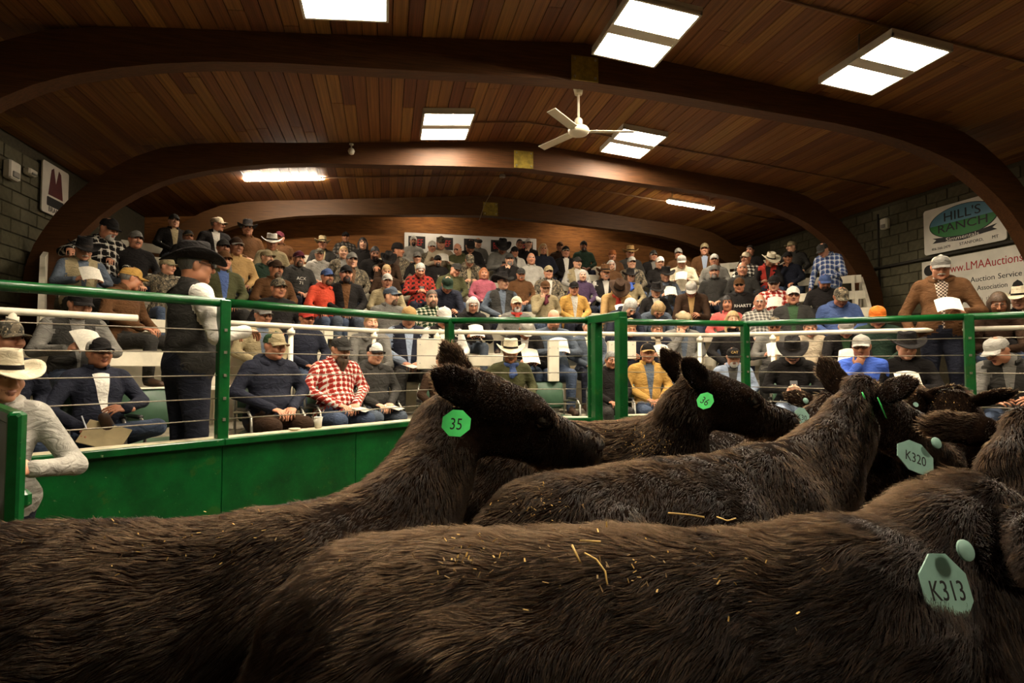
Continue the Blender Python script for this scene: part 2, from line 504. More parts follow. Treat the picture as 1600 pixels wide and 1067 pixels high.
# laminated arches
SOFF = [(0, 4.95), (1.2, 4.90), (2.4, 4.83), (3.5, 4.77), (4.1, 4.71), (4.6, 4.63), (5.0, 4.54), (5.4, 4.42), (5.7, 4.29), (6.0, 4.11), (6.25, 3.93), (6.46, 3.74), (6.65, 3.52), (6.8, 3.31), (6.93, 3.1), (7.03, 2.82), (7.1, 2.45), (7.13, 1.6), (7.14, .0)]
TOP = [(0, 5.415), (1.2, 5.31), (2.4, 5.20), (3.5, 5.10), (4.1, 5.05), (4.7, 5.0), (5.2, 4.94), (5.65, 4.84), (6.0, 4.68), (6.35, 4.45), (6.62, 4.22), (6.85, 3.98), (7.03, 3.74), (7.17, 3.5), (7.28, 3.28), (7.38, 2.95), (7.42, 2.5), (7.43, 1.6), (7.44, .0)]
def arch(v, label):
    b = MB(); w = .10
    S = [(-x, z) for x, z in SOFF[:0:-1]] + SOFF; T = [(-x, z) for x, z in TOP[:0:-1]] + TOP
    n = len(S); vs = []
    for (sx, sz), (tx, tz) in zip(S, T):
        vs += [(UC + sx, v - w, sz), (UC + sx, v + w, sz), (UC + tx, v + w, tz), (UC + tx, v - w, tz)]
    fs = []
    for i in range(n - 1):
        for j in range(4):
            k = (j + 1) % 4
            fs.append((i * 4 + j, i * 4 + k, i * 4 + 4 + k, i * 4 + 4 + j))
    fs += [(3, 2, 1, 0), (n * 4 - 4, n * 4 - 3, n * 4 - 2, n * 4 - 1)]
    b.add(vs, fs)
    o = b.build('arch_beam', M_beam)
    tag(o, label, 'beam', 'laminated roof arches', 'structure')
    p = one('ridge_plate', [M_yellow, M_steel], o, lambda q: (q.box((UC, v - w - .008, 5.1), (.34, .016, .3)), [q.tube([(UC + x, v - w - .03, 5.1 + z), (UC + x, v - w, 5.1 + z)], .015, 8, 1) for x in (-.13, .13) for z in (-.11, .11)]))
    return o
arch(3.25, 'dark laminated wooden arch overhead, nearest the camera and mostly above the picture')
arch(6.45, 'large dark laminated wooden arch crossing above the ceiling fan')
arch(9.55, 'second laminated wooden arch behind the fan with a yellow ridge plate')
arch(12.75, 'far laminated wooden arch above the back rows and the banner')

# ------------------------------------------------------------------ lamps
def troffer(px, py, label, w=.76, d=1.0, drop=.05):
    p = onz(px, py, 5.25)
    for _ in range(3): p = onz(px, py, ceil_z(p[0]) - drop)
    return troffer_at(p[0], p[1], label, w, d, drop)
def troffer_at(u, v, label, w=.76, d=1.0, drop=.05):
    s = -1 if u < UC else 1
    t = empty('ceiling_light', (u, v, ceil_z(u) - drop)); t.rotation_euler = (0, s * slope, 0)
    if drop > .1:
        for x in (-1, 1): one('hanger', M_steel, t, lambda q: q.tube([(x * w * .4, 0, .05), (x * w * .4, 0, drop)], .008, 6), True)
    tag(t, label, 'light', 'ceiling troffers')
    def house(q):
        q.box((0, 0, .025), (w, d, .05)); q.box((0, 0, -.014), (w, .16, .03))
        for x in (-1, 1): q.box((x * (w / 2 - .012), 0, -.014), (.024, d, .04))
        for y in (-1, 1): q.box((0, y * (d / 2 - .012), -.014), (w, .024, .04))
    one('housing', M_whitepl, t, house)
    for y in (-1, 1):
        one('diffuser', M_lamp, t, lambda q: q.box((0, y * (d / 4 + .035), -.008), (w - .05, d / 2 - .1, .016), bev=.004))
    return t
troffer(697, 196, 'square ceiling light left of the fan, before the second arch')
troffer(988, 223, 'square ceiling light behind the right fan blade')
troffer(1005, 52, 'large bright ceiling light above the fan at the top edge', drop=.42)
troffer(1377, 103, 'slanting ceiling light high on the right slope', drop=.3)
troffer(535, -28, 'ceiling light cut off by the top edge, left of the middle', drop=.42)
troffer_at(-.4, 2.3, 'ceiling light over the cattle ring, above the left of the picture')
troffer_at(2.6, -2.4, 'unseen ceiling light added over the ring behind the camera')  # added fill from behind the camera for faces and near flanks
troffer_at(5.0, 2.3, 'ceiling light over the cattle ring, above the right of the picture')
def strip(px, py, v, L, label, droop=0.0):
    p = onv(px, py, v); s = -1 if p[0] < UC else 1
    t = empty('strip_light', tuple(p)); t.rotation_euler = (0, s * slope, 0)
    tag(t, label, 'light', 'strip lights')
    one('housing', M_whitepl, t, lambda q: q.box((0, 0, .06), (L, .14, .05), bev=.01))
    one('tube', M_tubelamp, t, lambda q: q.box((0, 0, .015), (L - .02, .09, .05), bev=.02))
    def hang(q):
        for x in (-.4, .4): q.tube([(x * L, 0, .08), (x * L, 0, max(.1, ceil_z(p[0]) - p[2]))], .008, 6)
    one('hanger', M_steel, t, hang)
strip(445, 281, 11.2, 1.45, 'fluorescent strip light hanging at left before the far arch')
strip(1079, 322, 10.4, 1.05, 'fluorescent strip light hanging at right before the far arch')

M_dimtube = emis('added_dim_tube', LAMP_COL, 28.0)  # weak glow for the two added strips
def added_strip_at(u, v, z, L, label):  # added lamp, out of view, brightens the back rows and banner
    t = tag(empty('strip_light', (u, v, z)), label, 'light', 'strip lights')
    one('housing', M_whitepl, t, lambda q: q.box((0, 0, .06), (L, .14, .05), bev=.01))
    one('tube', M_dimtube, t, lambda q: q.box((0, 0, .015), (L - .02, .09, .05), bev=.02))
added_strip_at(.9, 13.15, 5.10, 1.2, 'unseen strip light added behind the far arch, left of the ridge')
added_strip_at(4.6, 13.15, 5.02, 1.2, 'unseen strip light added behind the far arch, right of the ridge')
# ------------------------------------------------------------------ ceiling fan
fp = onv(904, 205, 6.6)
fan = tag(empty('ceiling_fan', (fp[0], fp[1], 0)), 'white three-bladed ceiling fan hanging below the large arch', 'fan')
fz = fp[2]
M_fan = mat('fan_white', '#cfc4ab', .4, var=.03)
one('canopy', M_fan, fan, lambda q: q.lathe([(.045, .0), (.075, .13), (.08, .15), (.07, .155)], (0, 0, fz + .46), 18), True)
one('downrod', M_fan, fan, lambda q: (q.tube([(0, 0, fz + .08), (0, 0, fz + .5)], .016, 10), q.lathe([(.05, .06), (.05, .14), (.035, .16)], (0, 0, fz), 14)), True)
one('mounting_hook', M_steel, fan, lambda q: q.tube([(0, -.0, fz + .6), (0, 0, 5.0)], .01, 8), True)
one('motor', M_fan, fan, lambda q: q.lathe([(.05, -.05), (.11, -.04), (.13, -.015), (.13, .02), (.11, .045), (.05, .06)], (0, 0, fz), 24), True)
for k, ang in enumerate((2, 128, 237)):
    a = math.radians(ang) - YAW
    d = np.array([math.cos(a), math.sin(a), 0]); n = np.array([-d[1], d[0], 0])
    R = np.stack([d, n * math.cos(.2) + np.array([0, 0, math.sin(.2)]), np.cross(d, n * math.cos(.2) + np.array([0, 0, math.sin(.2)]))], 1)
    bl = one('blade', M_fan, fan, lambda q: q.box(np.array([0, 0, fz]) + d * .42, (.56, .115, .012), R, bev=.004))
    one('blade_iron', M_fan, bl, lambda q: q.bar(np.array([0, 0, fz]) + d * .1, np.array([0, 0, fz]) + d * .2, .04, .012))

# conduits and small fittings
def pipe(name, pts, r, m, label, cat):
    return tag(one(name, m, None, lambda q: q.tube(pts, r, 8), True), label, cat)
for v, u0, u1, lab in ((4.9, -2.5, 9.2, 'thin conduit across the ceiling before the large arch'), (8.6, 1.2, 9.0, 'thin conduit across the ceiling between the fan lights'), (11.15, -1.3, 8.8, 'thin conduit across the ceiling before the far arch')):
    pipe('conduit', [(u, v, ceil_z(u) - .02) for u in np.linspace(u0, u1, 9)], .014, M_yellow if False else mat('conduit_paint', '#6b4a2c', .5), lab, 'conduit')
p = onv(549, 236, 9.38)
cam2 = tag(empty('dome_sensor', tuple(p)), 'small white sensor on a swivel mount under the second arch', 'sensor')
one('mount', M_whitepl, cam2, lambda q: (q.lathe([(.035, .1), (.035, .12)], (0, 0, 0), 12), q.tube([(0, 0, .03), (0, 0, .11)], .012, 8)), True)
one('ball', M_whitepl, cam2, lambda q: q.lathe([(.01, -.06), (.04, -.045), (.055, 0), (.04, .035), (.012, .05)], (0, 0, 0), 14), True)
p = onv(785, 277, 11.0)
jb = tag(empty('junction_box', tuple(p)), 'round junction box on the ceiling with a dangling cord', 'junction box')
one('box_body', M_steel, jb, lambda q: q.lathe([(.06, 0), (.06, .05)], (0, 0, 0), 12))
one('cord', mat('cord', '#8a7a5a', .6), jb, lambda q: q.tube([(0, 0, 0), (-.1, .3, -.1), (-.2, .9, -.3), (-.22, 1.5, -.5)], .008, 6), True)
def wallbox(u, px, py, s, name, label, cat):
    p = onu(px, py, u); sg = -1 if u > 0 else 1
    t = tag(empty(name, tuple(p)), label, cat)
    one('case', M_whitepl, t, lambda q: q.box((sg * .05, 0, 0), (.1, s[0], s[1]), bev=.02))
    one('lens', mat('lens', '#8d8a80', .3), t, lambda q: q.box((sg * .105, 0, -s[1] * .22), (.02, s[0] * .6, s[1] * .3), bev=.008))
wallbox(U_R - .03, 1386, 350, (.17, .22), 'alarm_unit', 'white alarm unit on the block wall left of the ranch sign', 'alarm')
wallbox(U_L + .03, 12, 266, (.24, .26), 'emergency_light', 'white emergency light box high on the dark block wall', 'light')
wallbox(U_L + .03, 41, 269, (.2, .1), 'alarm_unit', 'small white alarm unit beside the emergency light box', 'alarm')
pipe('conduit', [(U_R - .06, 13, onu(1443, 406, U_R)[2]), (U_R - .06, 5.0, onu(1443, 406, U_R)[2])], .03, mat('wall_conduit', '#2e2a20', .7), 'dark conduit running along the block wall between the two signs', 'conduit')
pipe('conduit', [(U_R - .03, 9.55, 3.02), (U_R - .03, 9.55, 4.6)], .02, mat('wall_conduit', '#2e2a20', .7), 'dark vertical conduit on the block wall left of the alarm unit', 'conduit')
pipe('conduit', [(U_L + .06, 6.9, .9), (U_L + .06, 6.9, 2.5), (U_L + .1, 7.2, 2.62)], .03, M_whitepl, 'white pipe on the dark block wall at the picture edge', 'conduit')

# ------------------------------------------------------------------ signs and banner
def words(line, size, m, par, x, y, sx):
    for w_ in line.split():
        text(w_, size, m, par, (x, y, .011), (0, 0, 0), 'LEFT', sx=sx)
        x += sx * size * (sum({'i': .24, 'l': .24, 't': .32, 'r': .36, 'f': .32, 'I': .28, 'k': .5, 'c': .48, 's': .46, 'M': .8, 'A': .62}.get(c, .54) for c in w_) + .28)
def poly_sheet(q, pts, th=.004, m=0):   # flat outline in the local x-y plane
    q.prism(pts, 0, th, m)
RR = (math.pi / 2, 0, -math.pi / 2)
tl, bl_ = onu(1444, 331, U_R - .05), onu(1446, 400, U_R - .05); rv = onu(1574, 350, U_R - .05)[1]
W, H = tl[1] - rv, tl[2] - bl_[2]
sg = empty('ranch_sign', (U_R - .05, (tl[1] + rv) / 2, (tl[2] + bl_[2]) / 2)); sg.rotation_euler = RR
tag(sg, "white sign with blue and green oval and black ribbon on the block wall", 'sign')
def rrect(w, h, r, n=5):
    return [(sx * (w / 2 - r) + r * math.cos(a), sy * (h / 2 - r) + r * math.sin(a)) for sx, sy, a0 in ((1, 1, 0), (-1, 1, 90), (-1, -1, 180), (1, -1, 270)) for a in np.radians(np.linspace(a0, a0 + 90, n))]
one('board', M_signwhite, sg, lambda q: poly_sheet(q, rrect(W, H, .05), .02))
ov = [(W * .41 * math.cos(a), H * .33 * math.sin(a) + H * .1) for a in np.linspace(0, 2 * math.pi, 48, endpoint=False)]
one('oval_border', M_black, sg, lambda q: poly_sheet(q, [(x * 1.03, (y - H * .1) * 1.04 + H * .1) for x, y in ov], .023))
one('oval_sky', mat('sign_blue', '#4f7c8e', .5, var=.03), sg, lambda q: poly_sheet(q, [p for p in ov if p[1] >= H * .1 - .001], .026))
one('oval_field', mat('sign_green', '#1c6a24', .5, var=.05), sg, lambda q: poly_sheet(q, [p for p in ov if p[1] <= H * .1 + .001], .026))
one('ribbon', M_black, sg, lambda q: poly_sheet(q, [(-W * .38, -H * .27), (-W * .33, -H * .21), (-W * .38, -H * .16), (-W * .26, -H * .18), (0, -H * .22), (W * .26, -H * .18), (W * .4, -H * .14), (W * .35, -H * .2), (W * .4, -H * .25), (W * .26, -H * .27), (0, -H * .32), (-W * .26, -H * .28)], .029))
text("HILL'S", H * .27, M_black, sg, (0, H * .235, .028), (0, 0, 0), sx=1.15)
text('RANCH', H * .25, M_black, sg, (0, H * .0, .028), (0, 0, 0), sx=1.25)
text('Simmentals', H * .12, M_signwhite, sg, (0, -H * .255, .031), (0, 0, 0), sx=1.3)
text('406-566-2479', H * .08, M_black, sg, (-W * .4, -H * .4, .022), (0, 0, 0), 'LEFT', sx=.95)
text('STANFORD,', H * .088, M_black, sg, (-W * .04, -H * .4, .022), (0, 0, 0), 'LEFT', sx=1.05)
text('MT', H * .088, M_black, sg, (W * .34, -H * .4, .022), (0, 0, 0), 'LEFT', sx=1.05)
a, b2 = onu(1441, 412, U_R - .05), onu(1442, 470, U_R - .05)
W2, H2 = 3.0, 1.02
sg = empty('auction_sign', (U_R - .05, a[1] - W2 / 2, a[2] - H2 / 2 + .02)); sg.rotation_euler = RR
tag(sg, 'wide white lettered banner with red web address behind the standing person', 'banner')
one('board', M_signwhite, sg, lambda q: poly_sheet(q, rrect(W2, H2, .01, 2), .01))
M_greyprint = mat('grey_print', '#8d867c', .6)
text('www.LMAAuctions.com', .2, M_red, sg, (-W2 / 2 + .42, H2 * .29, .011), (0, 0, 0), 'LEFT', sx=.82)
words('Internet Auction Service of', 0.125, M_black, sg, -W2 / 2 + .42, H2 * .05, 1.0)
words('Livestock Marketing Association', 0.115, M_black, sg, -W2 / 2 + .05, -H2 * .1, 0.9)
words('Offered through the', 0.1, M_greyprint, sg, -W2 / 2 + .42, -H2 * .28, 1.0)
one('round_emblem', M_black, sg, lambda q: poly_sheet(q, [(-W2 / 2 + .14 + .1 * math.cos(t), H2 * .33 + .1 * math.sin(t)) for t in np.linspace(0, 6.28, 20, endpoint=False)], .012))
lx, ly = -W2 / 2 + 1.62, -H2 * .24
one('logo_frame', M_black, sg, lambda q: poly_sheet(q, [(lx - .2, ly - .17), (lx - .06, ly + .16), (lx, ly + .2), (lx + .06, ly + .16), (lx + .2, ly - .17)], .012))
one('logo_mountain', M_red, sg, lambda q: poly_sheet(q, [(lx - .12, ly - .08), (lx - .02, ly + .1), (lx + .02, ly + .1), (lx + .12, ly - .08)], .014))
one('logo_cattle', M_signwhite, sg, lambda q: [poly_sheet(q, [(lx + x - .02, ly - .15), (lx + x - .025, ly - .06), (lx + x + .01, ly - .03), (lx + x + .025, ly - .15)], .015) for x in (-.1, -.03, .04, .11)])
tl, bl_ = onu(65, 248, U_L + .05), onu(66, 330, U_L + .05)
H3, W3 = tl[2] - bl_[2], .72
sg = empty('wall_sign', (U_L + .05, tl[1] + W3 / 2, (tl[2] + bl_[2]) / 2)); sg.rotation_euler = (math.pi / 2, 0, math.pi / 2)
tag(sg, 'dim white sign with dark red emblem on the shadowed block wall', 'sign')
one('board', M_signwhite, sg, lambda q: poly_sheet(q, rrect(W3, H3, .04), .02))
one('emblem', mat('dark_red_print', '#551512', .6), sg, lambda q: (poly_sheet(q, [(-.2, -.1), (-.13, .3), (-.07, .34), (.0, .1), (.07, .34), (.13, .3), (.2, -.1)], .023)))
one('text_bar', M_black, sg, lambda q: poly_sheet(q, rrect(.46, .14, .02, 3), .023) , loc=(0, -.2, 0))
text('BRAND', .11, M_black, sg, (0, -H3 * .41, .021), (0, 0, 0))
# banner behind the top row
tl, tr = onv(632, 361, V_B - .03), onv(838, 370, V_B - .03)
BW, BH = tr[0] - tl[0], 1.0
sg = empty('cloth_banner', ((tl[0] + tr[0]) / 2, V_B - .03, tl[2] - BH / 2 - .03)); sg.rotation_euler = (math.pi / 2, 0, 0)
tag(sg, 'white banner with five black and red squares on the back wall', 'banner')
one('sheet', mat('banner_vinyl', '#cfcbc4', .35, var=.05, scale=3, bmp=.2, bscale=6), sg, lambda q: poly_sheet(q, rrect(BW, BH, .01, 2), .008))
for i in range(5):
    x = (-.41 + .205 * i) * BW
    sq = one('logo_square', M_black, sg, lambda q: poly_sheet(q, [(x - .2, BH * .5 - .38), (x + .2, BH * .5 - .38), (x + .2, BH * .5 - .08), (x - .2, BH * .5 - .08)], .011))
    text('BEEF', .22, M_red, sq, (x, BH * .5 - .235, .012), (0, 0, 0), sx=.66)

# ------------------------------------------------------------------ ring fence
RAIL_Z, SILL_Z = 2.0, 1.02
FP = [(-2.95, 3.17), (-1.15, 4.47), (.63, 5.78), (2.02, 5.42), (2.42, 5.57), (3.85, 5.54), (5.33, 4.27), (6.3, 3.3)]
CAB = [1.80, 1.64, 1.475, 1.31, 1.16]
def fence(a, b_, label, post_a=True, post_b=False, rail_y=(0, 0)):
    t = tag(empty('ring_fence', (a[0], a[1], 0)), label, 'fence', 'ring fence sections')
    A = np.array([0, 0, 0.]); B = np.array([b_[0] - a[0], b_[1] - a[1], 0.]); L = np.linalg.norm(B); d = B / L; n = np.array([-d[1], d[0], 0])
    z = lambda p, h: np.array([p[0], p[1], h])
    one('top_rail', M_green, t, lambda q: q.tube([z(A, RAIL_Z), z(B, RAIL_Z)], .033, 14), True)
    for h in CAB: one('cable', M_cable, t, lambda q: q.tube([z(A, h), z((A + B) / 2, h - .006), z(B, h)], .0045, 6), True)
    for p, on in ((A, post_a), (B, post_b)):
        if on:
            po = one('post', M_green, t, lambda q: q.box(z(p, (RAIL_Z + .02) / 2 + .49), (.075, .075, RAIL_Z - .96), np.stack([d, n, [0, 0, 1]], 1), bev=.006))
            one('clip', M_cable, po, lambda q: [q.box(z(p, h) - n * .038, (.02, .02, .02), np.stack([d, n, [0, 0, 1]], 1)) for h in CAB])
    k = max(1, round(L / 1.3))
    for i in range(k):
        p0, p1 = A + d * (L * i / k + .002), A + d * (L * (i + 1) / k - .002)
        one('steel_sheet', M_green, t, lambda q: q.bar(z(p0, .5), z(p1, .5), .05, 1.0, bev=.004))
    one('sill', M_cap, t, lambda q: q.bar(z(A, 1.008) + n * .05, z(B, 1.008) + n * .05, .2, .03, bev=.005))
    one('edge_angle', M_green, t, lambda q: q.bar(z(A, 1.0) - n * .045, z(B, 1.0) - n * .045, .045, .05, bev=.006))
    one('stiffener', M_green, t, lambda q: (q.bar(z(A, .44) - n * .04, z(B, .44) - n * .04, .06, .06, bev=.01), q.bar(z(A, .32) - n * .035, z(B, .32) - n * .035, .03, .12, bev=.01)))
fence(FP[0], FP[1], 'green ring fence section at left with the standing vest person behind it', False, True)
fence(FP[1], FP[2], 'green ring fence section before the navy hoodie and red plaid people', False, True)
fence(FP[2], FP[3], 'green ring fence section before the person in the cream cowboy hat', False, True)
fence(FP[4], FP[5], 'green ring fence section before the person in the tan coat', False, True)
fence(FP[5], FP[6], 'green ring fence section before the person in the bright blue shirt', False, True)
fence(FP[6], FP[7], 'green ring fence section at the right picture edge', False, False)
g1 = np.array([FP[3][0], FP[3][1]]); g2 = onz(970, 489, 2.03)[:2]
t = tag(empty('gate_post_pair', (g1[0], g1[1], 0)), 'pair of green square posts joined at the top beside the fence gap', 'post')
B = np.array([g2[0] - g1[0], g2[1] - g1[1], 0]); d = B / np.linalg.norm(B); n = np.array([-d[1], d[0], 0])
one('header', M_green, t, lambda q: q.bar(np.array([0, 0, 2.0]) - d * .05, B + np.array([0, 0, 2.0]) + d * .04, .09, .08, bev=.006))
for p, w in ((d * .1, .085), (B, .09)):
    one('post', M_green, t, lambda q: q.box(np.array([p[0], p[1], 1.0]), (w, w, 1.98), np.stack([d, n, [0, 0, 1]], 1), bev=.006))
# near gate at the left edge
ga, gb = at(27, 645, 2.2), at(-40, 620, 3.3)
t = tag(empty('steel_gate', (ga[0], ga[1], 0)), 'edge of a solid green steel gate at the left picture edge', 'gate')
B = np.array([gb[0] - ga[0], gb[1] - ga[1], 0]); d = B / np.linalg.norm(B); n = np.array([-d[1], d[0], 0]); gz = ga[2]
one('sheet', M_green, t, lambda q: q.bar(np.array([0, 0, gz / 2 - .02]), B + np.array([0, 0, gz / 2 - .02]), .03, gz - .06))
one('frame', M_green, t, lambda q: (q.bar(np.array([0, 0, .05]), np.array([0, 0, gz]), .05, .05, bev=.008), q.bar(np.array([0, 0, gz - .02]), B + np.array([0, 0, gz - .02]), .05, .05, bev=.008)))
one('latch', M_green, t, lambda q: (q.bar(np.array([0, 0, gz - .34]) - n * .03, np.array([0, 0, gz - .34]) - n * .03 + d * .12, .05, .07, bev=.015),))

# ------------------------------------------------------------------ grandstand
LN = [(np.array([-1.15, 4.47]), np.array([-.596, .803]), np.array([.803, .596])), (np.array([2.2, 5.6]), np.array([0, 1.]), np.array([1., 0])), (np.array([3.85, 5.54]), np.array([.651, .759]), np.array([.759, -.651]))]
OFF = [1.0 + .9 * k for k in range(8)]
HZ = [1.69, 2.11, 2.50, 2.90, 3.28, 3.68, 4.05, 4.41]
FLOOR = [h - 1.2 for h in HZ]
def corner(o, i):
    (p, n, _), (q, m, _) = LN[i], LN[i + 1]
    return np.linalg.solve(np.array([n, m]), np.array([n @ p + o, m @ q + o]))
def left_end(o, row):
    p, n, d = LN[0]
    if row > 1:      # the stand ends where the picture shows its left edge, before the wall arch
        c = ray((0, 0, 64, 94, 112, 138, 190, 250)[row], 480)[:2]
        t, q = np.linalg.solve(np.array([[c[0], -d[0]], [c[1], -d[1]]]), p + n * o); s = q
    else: s = -2.3
    e = p + n * o + d * s
    if e[0] < U_L + .1: e = e + d * ((U_L + .1 - e[0]) / d[0])
    return e
def right_end(o, row):
    p, n, d = LN[2]; s = (3.6, 3.6, 1.5, 1.5, 1.5, 1.5, 1.2, .6)[row]
    e = p + n * o + d * s
    if e[0] > U_R - .1: e = e - d * ((e[0] - U_R + .1) / d[0])
    return e
def row_line(o, row):
    pts = [left_end(o, row), corner(o, 0), corner(o, 1), right_end(o, row)]
    return pts
ROWN = ['front row of chairs', 'first bench row', 'second bench row', 'third bench row', 'fourth bench row', 'fifth bench row', 'sixth bench row', 'top bench row']
for k in range(8):
    o0 = OFF[k] - .45 if k else .12
    o1 = OFF[k] + .45 if k < 7 else OFF[k] + .75
    A, B_ = row_line(o0, k), row_line(o1, k)
    t = tag(empty('grandstand_tier', (0, 0, 0)), 'painted stepped tier carrying the ' + ROWN[k], 'tier', 'grandstand tiers', 'structure')
    for i in range(3):
        one('tread', [M_white, M_tread], t, lambda q: q.prism([A[i], A[i + 1], B_[i + 1], B_[i]], FLOOR[k] - .06, FLOOR[k], 0, 1))
        one('riser', M_white, t, lambda q: q.bar((*A[i], FLOOR[k] - .3), (*A[i + 1], FLOOR[k] - .3), .03, .48))
# sloping end boards of the stand
def endboard(fn, label):
    P = [fn(OFF[k] - .5, 2) for k in range(1, 8)]
    def f(q):
        for k in range(0, 6):
            a, c = P[k], P[k + 1]; z0, z1 = FLOOR[k + 1] + .12, FLOOR[min(k + 2, 7)] + .12
            vs = []
            dd = np.array([c[0] - a[0], c[1] - a[1]]); nn = np.array([-dd[1], dd[0]]); nn = nn / np.linalg.norm(nn) * .03
            for (pp, zz) in ((a, z0), (c, z1)):
                for sgn in (-1, 1):
                    vs += [(pp[0] + sgn * nn[0], pp[1] + sgn * nn[1], max(0, zz - 1.1)), (pp[0] + sgn * nn[0], pp[1] + sgn * nn[1], zz + .1)]
            q.add(vs, [(0, 1, 5, 4), (2, 6, 7, 3), (1, 3, 7, 5), (0, 4, 6, 2), (0, 2, 3, 1), (4, 5, 7, 6)])
    tag(one('end_board', M_white, None, f), label, 'panel', None, 'structure')
endboard(right_end, 'white sloping end board of the stand near the standing brown-jacket person')
endboard(left_end, 'white sloping end board of the stand beside the dark block wall')
# benches
def bench(p0, p1, floor, label):
    d = np.array([p1[0] - p0[0], p1[1] - p0[1], 0.]); L = np.linalg.norm(d); d /= L; n = np.array([-d[1], d[0], 0])
    t = tag(empty('plank_bench', (p0[0], p0[1], floor)), label, 'bench', 'white plank benches')
    t.rotation_euler = (0, 0, math.atan2(d[1], d[0]))
    one('seat_plank', M_white, t, lambda q: q.box((L / 2, .0, .40), (L - .02, .30, .04), bev=.006))
    one('back_board', M_white, t, lambda q: q.box((L / 2, .25, .70), (L - .02, .03, .15), bev=.006))
    for x in np.linspace(.15, L - .15, max(2, int(L / 1.3) + 1)):
        one('support', M_white, t, lambda q: (q.box((x, 0, .19), (.06, .24, .38)), q.bar((x, .19, .0), (x, .235, .77), .05, .05)))
SIDE = ['left wing', 'middle', 'right wing']
for k in range(1, 8):
    P = row_line(OFF[k] + .1, k)
    if k == 1: P[0] = LN[0][0] + LN[0][1] * (OFF[1] + .1) + LN[0][2] * -.95; P[3] = LN[2][0] + LN[2][1] * (OFF[1] + .1) + LN[2][2] * 1.45
    for i in range(3):
        a, c = np.array(P[i]), np.array(P[i + 1]); L = np.linalg.norm(c - a); m = max(1, round(L / 2.6))
        for j in range(m):
            where = '' if m == 1 else ', ' + (['left half', 'right half'] if m == 2 else ['left third', 'centre third', 'right third'] if m == 3 else [f'{w} quarter' for w in ('leftmost', 'left centre', 'right centre', 'rightmost')])[j]
            bench(a + (c - a) * (j / m) + (c - a) / L * .02, a + (c - a) * ((j + 1) / m) - (c - a) / L * .02, FLOOR[k], f'white plank bench in the {SIDE[i]} of the {ROWN[k]}{where}')
# guard rail of white pipe between chairs and benches
GZ = 1.955; go = 1.40
def rail_sec(p0, p1, label, posts):
    d = np.array([p1[0] - p0[0], p1[1] - p0[1], 0.]); L = np.linalg.norm(d); d /= L
    t = tag(empty('guard_rail', (p0[0], p0[1], 0)), label, 'railing', 'white pipe guard rails')
    one('pipe_rail', M_white, t, lambda q: q.tube([(0, 0, GZ), d * L + np.array([0, 0, GZ])], .028, 12), True)
    for s in posts:
        one('rail_post', M_white, t, lambda q: (q.tube([d * s * L + np.array([0, 0, FLOOR[0]]), d * s * L + np.array([0, 0, GZ])], .026, 10), q.lathe([(.04, GZ - .09), (.04, GZ - .04)], tuple(d * s * L), 12)), True)
p, n, d = LN[0]
rail_sec(p + n * go + d * -2.2, p + n * go + d * -.15, 'white pipe guard rail at left behind the person in the navy jacket', (.02, .6))
rail_sec(p + n * go + d * .35, corner(go, 0), 'white pipe guard rail behind the navy hoodie and plaid shirt people', (.45, .97))
rail_sec(corner(go, 0), corner(go, 1), 'white pipe guard rail across the middle behind the front chairs', (.16, .72, .97))
p, n, d = LN[2]
rail_sec(corner(go, 1), p + n * go + d * 3.4, 'white pipe guard rail at right behind the blue shirt person', (.2, .55, .95))
def rail_board(px0, px1, y0, y1, o, label, name='rail_box'):
    x = (px0 + px1) / 2; dd = ray(x, 540)[:2]
    best = min((o + nn @ pp) / (nn @ dd) for pp, nn, _ in LN if nn @ dd > 0); Y = best * 1.0
    q0 = dd * best; depth = (np.array([q0[0], q0[1], 0]) @ np.array([math.sin(YAW), math.cos(YAW), 0]))
    w = (px1 - px0) / F_PX * depth; zt = at(x, y0, depth)[2]; zb = at(x, y1, depth)[2]
    tag(one(name, [M_white, M_steel], None, lambda q: (q.box((0, 0, 0), (w, .09, zt - zb), bev=.008), [q.tube([(sx * w * .38, -.05, zz), (sx * w * .38, -.04, zz)], .008, 6, 1) for sx in (-1, 1) for zz in ((zt - zb) * .3, -(zt - zb) * .3)]), loc=(q0[0], q0[1], (zt + zb) / 2), rot=(0, 0, -YAW * .6)), label, 'box')
rail_board(652, 694, 529, 577, go - .05, 'white metal box on the guard rail left of the green fence post')
rail_board(856, 873, 531, 596, go - .05, 'tall white board below the guard rail by the empty green chair', 'rail_board')
rail_board(949, 993, 533, 561, go - .05, 'white box on the guard rail behind the pair of green posts')
# ------------------------------------------------------------------ people: shapes
PAL = dict(black='1d1a19', charcoal='34322f', grey='6f6b64', lightgrey='a39e94', white='d6d0c4', cream='cfc2a2', navy='212330', blue='3e5282', brightblue='3a5cc0',
           lightblue='8896ac', steelblue='4c5663', denim='424f66', brown='59391d', darkbrown='392618', tan='b08a52', khaki='958561', beige='b3a284', olive='47472a',
           green='2f4a2c', darkgreen='25372a', red='b03024', orangered='d4452a', maroon='58202a', pink='a04c5c', coral='c85850', purple='43304a', mustard='b98a3e',
           orange='e0701c', blond='b08c55', ginger='a0592a', silver='b9b4aa', darkhair='1f1612', brownhair='58402a', camo='5b5140')
SKINS = ['c08a6c', 'c89476', 'b07a5a', 'd0a284', '94664a']
def skin(i):
    key = ('skin', i)
    if key not in _mats:
        m, nt, b = new_mat('skin'); c = coords(nt); l = lin(SKINS[i])
        nt.links.new(ramp(nt, noise(nt, 22, 3, c), [(.3, (l[0] * .95, l[1] * .8, l[2] * .75)), (.7, l)]), b.inputs['Base Color'])
        b.inputs['Roughness'].default_value = .5; b.inputs['Subsurface Weight'].default_value = .0
        _mats[key] = m
    return _mats[key]
